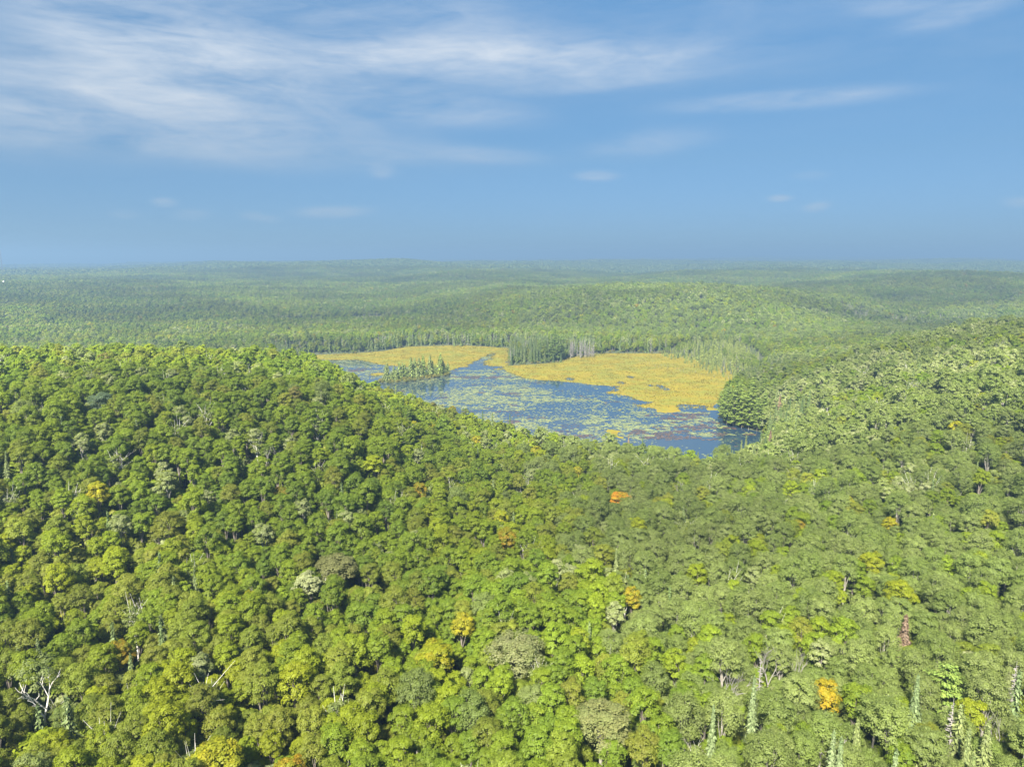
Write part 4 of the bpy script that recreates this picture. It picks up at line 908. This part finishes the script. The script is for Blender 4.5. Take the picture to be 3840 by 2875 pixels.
def build_trees():
    X = np.array(T['x']); Y = np.array(T['y']); K = np.array(T['kind']); Sc = np.array(T['sc']); Rz = np.array(T['rz']); A = np.array(T['t1']); Bt = np.array(T['t2'])
    Z, S = ground_z(X, Y); D = np.hypot(X, Y); n = len(X); Z = np.where(Z < .15, .15, Z)
    px, py, f = project(X, Y, Z + 10 * Sc)
    inside = (px > -60) & (px < 3900) & (py < 2960) & (f > 0)
    order = np.argsort(D); count = {}; indiv = np.zeros(n, bool)
    pt = sdf(POINT, X, Y); il = sdf(ISLE, X, Y); tm = sdf(TAMP, X, Y)
    vi = rng.integers(0, 60, n)
    placed = set(range(NFILL, n))
    for i in sorted(placed): indiv[i] = True; nm = TREE_NAME[K[i]]; count[nm] = count.get(nm, 0) + 1
    for nm, c in list(count.items()):
        if c > CAP.get(nm, 300):
            drop = [i for i in sorted(placed, key=lambda q: -D[q] + Sc[q] * -40) if TREE_NAME[K[i]] == nm][:c - CAP[nm]]
            for i in drop: indiv[i] = False; count[nm] -= 1
    for i in order:
        if indiv[i] or i >= NFILL or not inside[i]: continue
        if D[i] > 760: break
        nm = TREE_NAME[K[i]]
        if count.get(nm, 0) >= CAP.get(nm, 300): continue
        # hidden low behind the ridge: not shown by the photograph
        if 420 < D[i] < 640 and px[i] < 1050: continue
        count[nm] = count.get(nm, 0) + 1; indiv[i] = True
    # thing by thing
    seen = {}
    for i in np.flatnonzero(indiv):
        k = K[i]; ar = area(X[i], Y[i], px[i], D[i], S[i], pt[i], il[i], tm[i]); tn = tone(.5 * (A[i] + Bt[i]), k)
        size = 'broad' if Sc[i] > 1.10 else ('small' if Sc[i] < .88 else 'full')
        if k in ('spruce', 'fir', 'tamarack', 'dead_spruce', 'island_spruce', 'pine'): size = 'tall' if Sc[i] > .95 else ('short' if Sc[i] < .55 else 'middling')
        near = [(math.hypot(X[i] - p[0], Y[i] - p[1]), q[8]) for q, p in zip(SPECIAL, SP_POS)]
        dn, ln = min(near)
        lb = ' '.join(w for w in (size, tn, PLAIN[k]) if w) + (' beside the ' + short(ln) if dn < 7 else ' near the ' + short(ln) if dn < 16 else ' ' + ar)
        make_tree(k, X[i], Y[i], Z[i], (float(Sc[i]), float(Sc[i]), float(Sc[i]) * (1.09 if k in MIND else 1.0)) if k != 'island_spruce' else (float(Sc[i] * 1.1), float(Sc[i] * 1.1), float(Sc[i])), Rz[i], A[i], Bt[i], lb, PLAIN[k] + 's ' + (ar if dn >= 16 else 'by the ' + short(ln)), int(vi[i]), tilt=float(rng.normal() * .03))
    for q, p in zip(SPECIAL, SP_POS):
        kind = q[1]; h0 = {'spruce': 15, 'fir': 16, 'tamarack': 11, 'pine': 26, 'dead_spruce': 13, 'aspen': 13.5, 'maple': 13, 'ash': 13}.get(kind, 16)
        wd = max(q[5], .8 if kind == 'fir' else 0) * ({'maple': 1.3, 'aspen': 1.35, 'ash': 1.3, 'pine': .75}.get(kind, .95))
        mute = kind == 'maple'; q = q[:6] + ((lerp(q[6], LIME, .30 if 'orange' in q[8] else .55), lerp(q[7], GREEN, .5)) if mute else q[6:8]) + q[8:]
        make_tree(kind, p[0], p[1], p[2], (wd, wd, q[4] / h0), rng.random() * 6.28 if kind != 'forked_birch' else .5, q[6], q[7], q[8], None, int(rng.integers(0, 60)), name=q[0], tilt=.12 if 'leaning' in q[8] else 0.)
    # everything else
    rest = np.flatnonzero(~indiv)
    S = np.where(D < 1000, np.minimum(S, np.where(tm > 0, tm, 99)), S)
    conif = np.isin(K, ['spruce', 'fir', 'tamarack', 'dead_spruce', 'pine', 'island_spruce'])
    used = sorted({i for v in FAR_IDX.values() for i in v}); meshes = [FARM[i] for i in used]
    pid = np.zeros(n, int)
    for i in rest:
        k = K[i]
        if S[i] < 24 and D[i] > 330 and k in ('maple', 'oak', 'ash', 'aspen'): key = 'edge'
        elif k in ('maple', 'oak', 'ash'): key = k if D[i] < 270 else ('maple_mid' if D[i] < 850 else 'maple_far')
        elif k == 'aspen': key = k if D[i] < 270 else ('aspen_mid' if D[i] < 900 else 'maple_far')
        elif k in ('spruce', 'fir'): key = k if D[i] < 700 else 'spruce_far'
        elif k == 'birch': key = k if D[i] < 900 else 'maple_far'
        else: key = k
        lst = FAR_IDX[key]; pid[i] = lst[vi[i] % len(lst)]
    for nm, sel, lb in (('broadleaf_forest', rest[~conif[rest]], 'unbroken green broadleaf forest rolling over the hills'), ('conifer_forest', rest[conif[rest]], 'scattered dark conifers within the broadleaf forest')):
        m = len(sel)
        gn_scatter(nm, meshes, np.stack([X[sel], Y[sel], Z[sel] - .2], 1), np.stack([rng.normal(0, .03, m), rng.normal(0, .03, m), Rz[sel]], 1), Sc[sel][:, None] * np.ones((1, 3)) * np.stack([np.ones(m), np.ones(m), rng.uniform(1.0, 1.18, m)], 1), pid[sel], A[sel], Bt[sel], label=lb)
    print('TREES', n, 'individual', int(indiv.sum()), count)
build_trees()

def distant_forest():
    """beyond 2.7 km: patches of low domes, tilted with the slope"""
    r = np.random.default_rng(5); meshes = []
    m, k = material('far_leaves')
    var = k.n('ShaderNodeAttribute', attribute_name='var').outputs['Fac']; hue = k.n('ShaderNodeAttribute', attribute_name='hue').outputs['Fac']
    c = k.mix(hue, (.045, .080, .020), (.105, .125, .040)); c = k.mix(1.0, c, k.rng(var, 0, 1, .7, 1.3), 'MULTIPLY')
    p = k.n('ShaderNodeBsdfPrincipled'); k.put(p.inputs['Base Color'], c); p.inputs['Roughness'].default_value = .7; p.inputs['Specular IOR Level'].default_value = .1; surf(k, p.outputs[0])
    for s in range(3):
        g = Geo()
        for i in range(-5, 5):
            for j in range(-5, 5):
                x, y = (i + .5 + r.uniform(-.4, .4)) * 8, (j + .5 + r.uniform(-.4, .4)) * 8; R_ = r.uniform(3.4, 5.2); h = r.uniform(13, 18); n = 16
                v = sph(r, n); v[:, 2] = np.abs(v[:, 2]); P = np.array([x, y, h - R_]) + v * R_ * .85
                g.leaves(P, v + r.normal(size=(n, 3)) * .3, 2.0, r, asp=.8, hue=np.clip(r.random() + (r.random(n) - .5) * .2, 0, 1), var=np.clip(r.normal(.5, .2, n), 0, 1))
        meshes.append(g.mesh('forest_patch', [m]))
    Pn, rot, scl = [], [], []
    for (d0, d1, st, s) in ((2660, 5200, 74, 1.0), (5200, 17000, 190, 2.5)):
        xs = np.arange(-d1 * .66, d1 * .66, st); ys = np.arange(d0 * .75, d1, st); X, Y = np.meshgrid(xs, ys); X, Y = X.ravel() + r.uniform(-st * .1, st * .1, X.size), Y.ravel()
        D = np.hypot(X, Y); k_ = (D > d0) & (D < d1) & (np.abs(X) < Y * .78); X, Y = X[k_], Y[k_]
        z = ground_z(X, Y)[0]; e = st * .5
        sx = (ground_z(X + e, Y)[0] - ground_z(X - e, Y)[0]) / (2 * e); sy = (ground_z(X, Y + e)[0] - ground_z(X, Y - e)[0]) / (2 * e)
        Pn.append(np.stack([X, Y, z - .5], 1)); rot.append(np.stack([np.arctan(sy), -np.arctan(sx), r.integers(0, 4, len(X)) * 0.0], 1)); scl.append(np.stack([np.full(len(X), s), np.full(len(X), s), np.full(len(X), 1 + (s - 1) * .25)], 1))
    P = np.concatenate(Pn); n = len(P)
    gn_scatter('distant_forest', meshes, P, np.concatenate(rot), np.concatenate(scl), r.integers(0, 3, n), np.full((n, 3), .1), np.full((n, 3), .1), label='blue-green far forest fading into haze at the horizon')
distant_forest()

# ------------------------------------------------------------------ mast and tank far off
def box_mesh(name, bars, mat):
    g = Geo()
    for (a, b, r1, r2, sd) in bars: g.tube([a, b], [r1, r2], sd, 0)
    return g.mesh(name, [mat])
def plain(name, c, rough=.6, metal=0.0):
    m, k = material(name); g = k.n('ShaderNodeTexCoord').outputs['Object']
    cc = k.mix(k.rng(k.noise(g, 1.3, 4), .35, .7), c, tuple(v * .8 for v in c))
    p = k.n('ShaderNodeBsdfPrincipled'); k.put(p.inputs['Base Color'], cc); p.inputs['Roughness'].default_value = rough; p.inputs['Metallic'].default_value = metal; surf(k, p.outputs[0]); return m
def mast():
    D = 3300.; d = pix_dir(8, 1010); h = math.hypot(d.x, d.y); x, y = d.x / h * D, d.y / h * D; z = gz(x, y)
    d2 = pix_dir(1, 936); top = CAM_H + d2.z / math.hypot(d2.x, d2.y) * D - z
    st = plain('galvanised_steel', (.16, .17, .19), .5, .3)
    e = bpy.data.objects.new('radio_mast', None); col.objects.link(e); e.location = (x, y, z); e['label'] = 'tall thin lattice radio mast on the far wooded horizon'; e['category'] = 'mast'
    w = 2.0; cs = [(w * math.cos(a), w * math.sin(a)) for a in (0, 2.094, 4.189)]
    for c in cs: link('leg', box_mesh('leg', [((c[0], c[1], -1), (c[0], c[1], top), .5, .45, 5)], st), e)
    nb = int(top // 4); bars = []
    for i in range(nb):
        for q in range(3):
            a, b = cs[q], cs[(q + 1) % 3]; bars.append(((a[0], a[1], i * 4), (b[0], b[1], i * 4 + 4), .28, .28, 4)); bars.append(((a[0], a[1], i * 4), (b[0], b[1], i * 4), .13, .13, 4))
    link('bracing', box_mesh('bracing', bars, st), e, kind='stuff')
    for zf, wd in ((.97, 2.6), (.86, 2.2), (.66, 2.8), (.54, 3.4)):
        g = Geo()
        for q in range(3):
            c = cs[q]; g.tube([(c[0] * 1.1, c[1] * 1.1, top * zf), (c[0] * wd / w, c[1] * wd / w, top * zf)], [.2, .2], 4, 0); g.tube([(c[0] * wd / w, c[1] * wd / w, top * zf - 1.2), (c[0] * wd / w, c[1] * wd / w, top * zf + 1.4)], [.45, .45], 6, 0)
        link('antenna', g.mesh('antenna', [st]), e)
    # white tank standing over the trees nearer by
    cx_, cy_, _ = cast(13.5, 1057, 13.5); D = math.hypot(cx_, cy_) - 8; d = pix_dir(13.5, 1057); h = math.hypot(d.x, d.y); x, y = d.x / h * D, d.y / h * D; z = gz(x, y); zt = CAM_H + d.z / h * D - z
    wh = plain('white_painted_metal', (.78, .78, .76), .4)
    e = bpy.data.objects.new('water_tank', None); col.objects.link(e); e.location = (x, y, z); e['label'] = 'small white rounded tank on a slim pale stem above far trees'; e['category'] = 'tank'
    g = Geo(); prof = [(-2.0, .5), (-1.6, 1.3), (-.8, 1.85), (.2, 2.0), (1.1, 1.6), (1.7, .9), (1.95, .15)]
    g.tube([(0, 0, zt + p_) for p_, _ in prof], [r_ for _, r_ in prof], 12, 0); link('tank', g.mesh('tank', [wh]), e)
    link('stem', box_mesh('stem', [((0, 0, -1), (0, 0, zt - 1.7), .5, .4, 8)], wh), e)
mast()

# ------------------------------------------------------------------ summer haze
def haze():
    me = bpy.data.meshes.new('haze'); x, y0, y1, z0, z1 = 17500, -17500, 17500, -6, 175
    zg = float(min(v.co.z for v in bpy.data.objects['ground'].data.vertices)) - 1; zt = max(v.co.z for v in bpy.data.objects['ground'].data.vertices) + 45; z0, z1 = zg, max(z1, zt)
    V = [(-x, y0, z0), (x, y0, z0), (x, y1, z0), (-x, y1, z0), (-x, y0, z1), (x, y0, z1), (x, y1, z1), (-x, y1, z1)]
    me.from_pydata(V, [], [(0, 3, 2, 1), (4, 5, 6, 7), (0, 1, 5, 4), (1, 2, 6, 5), (2, 3, 7, 6), (3, 0, 4, 7)])
    m = bpy.data.materials.new('haze'); m.use_nodes = True; k = NT(m.node_tree)
    v = k.n('ShaderNodeVolumePrincipled'); v.inputs['Color'].default_value = (.30, .485, .70, 1); v.inputs['Density'].default_value = .00040; v.inputs['Anisotropy'].default_value = 0.4
    o = k.n('ShaderNodeOutputMaterial'); k.t.links.new(v.outputs[0], o.inputs['Volume'])
    try: m.cycles.homogeneous_volume = True
    except Exception: pass
    me.materials.append(m); link('haze', me, kind='stuff', label='pale blue summer haze over the hills')
    print('HAZE', z0, z1)
haze()
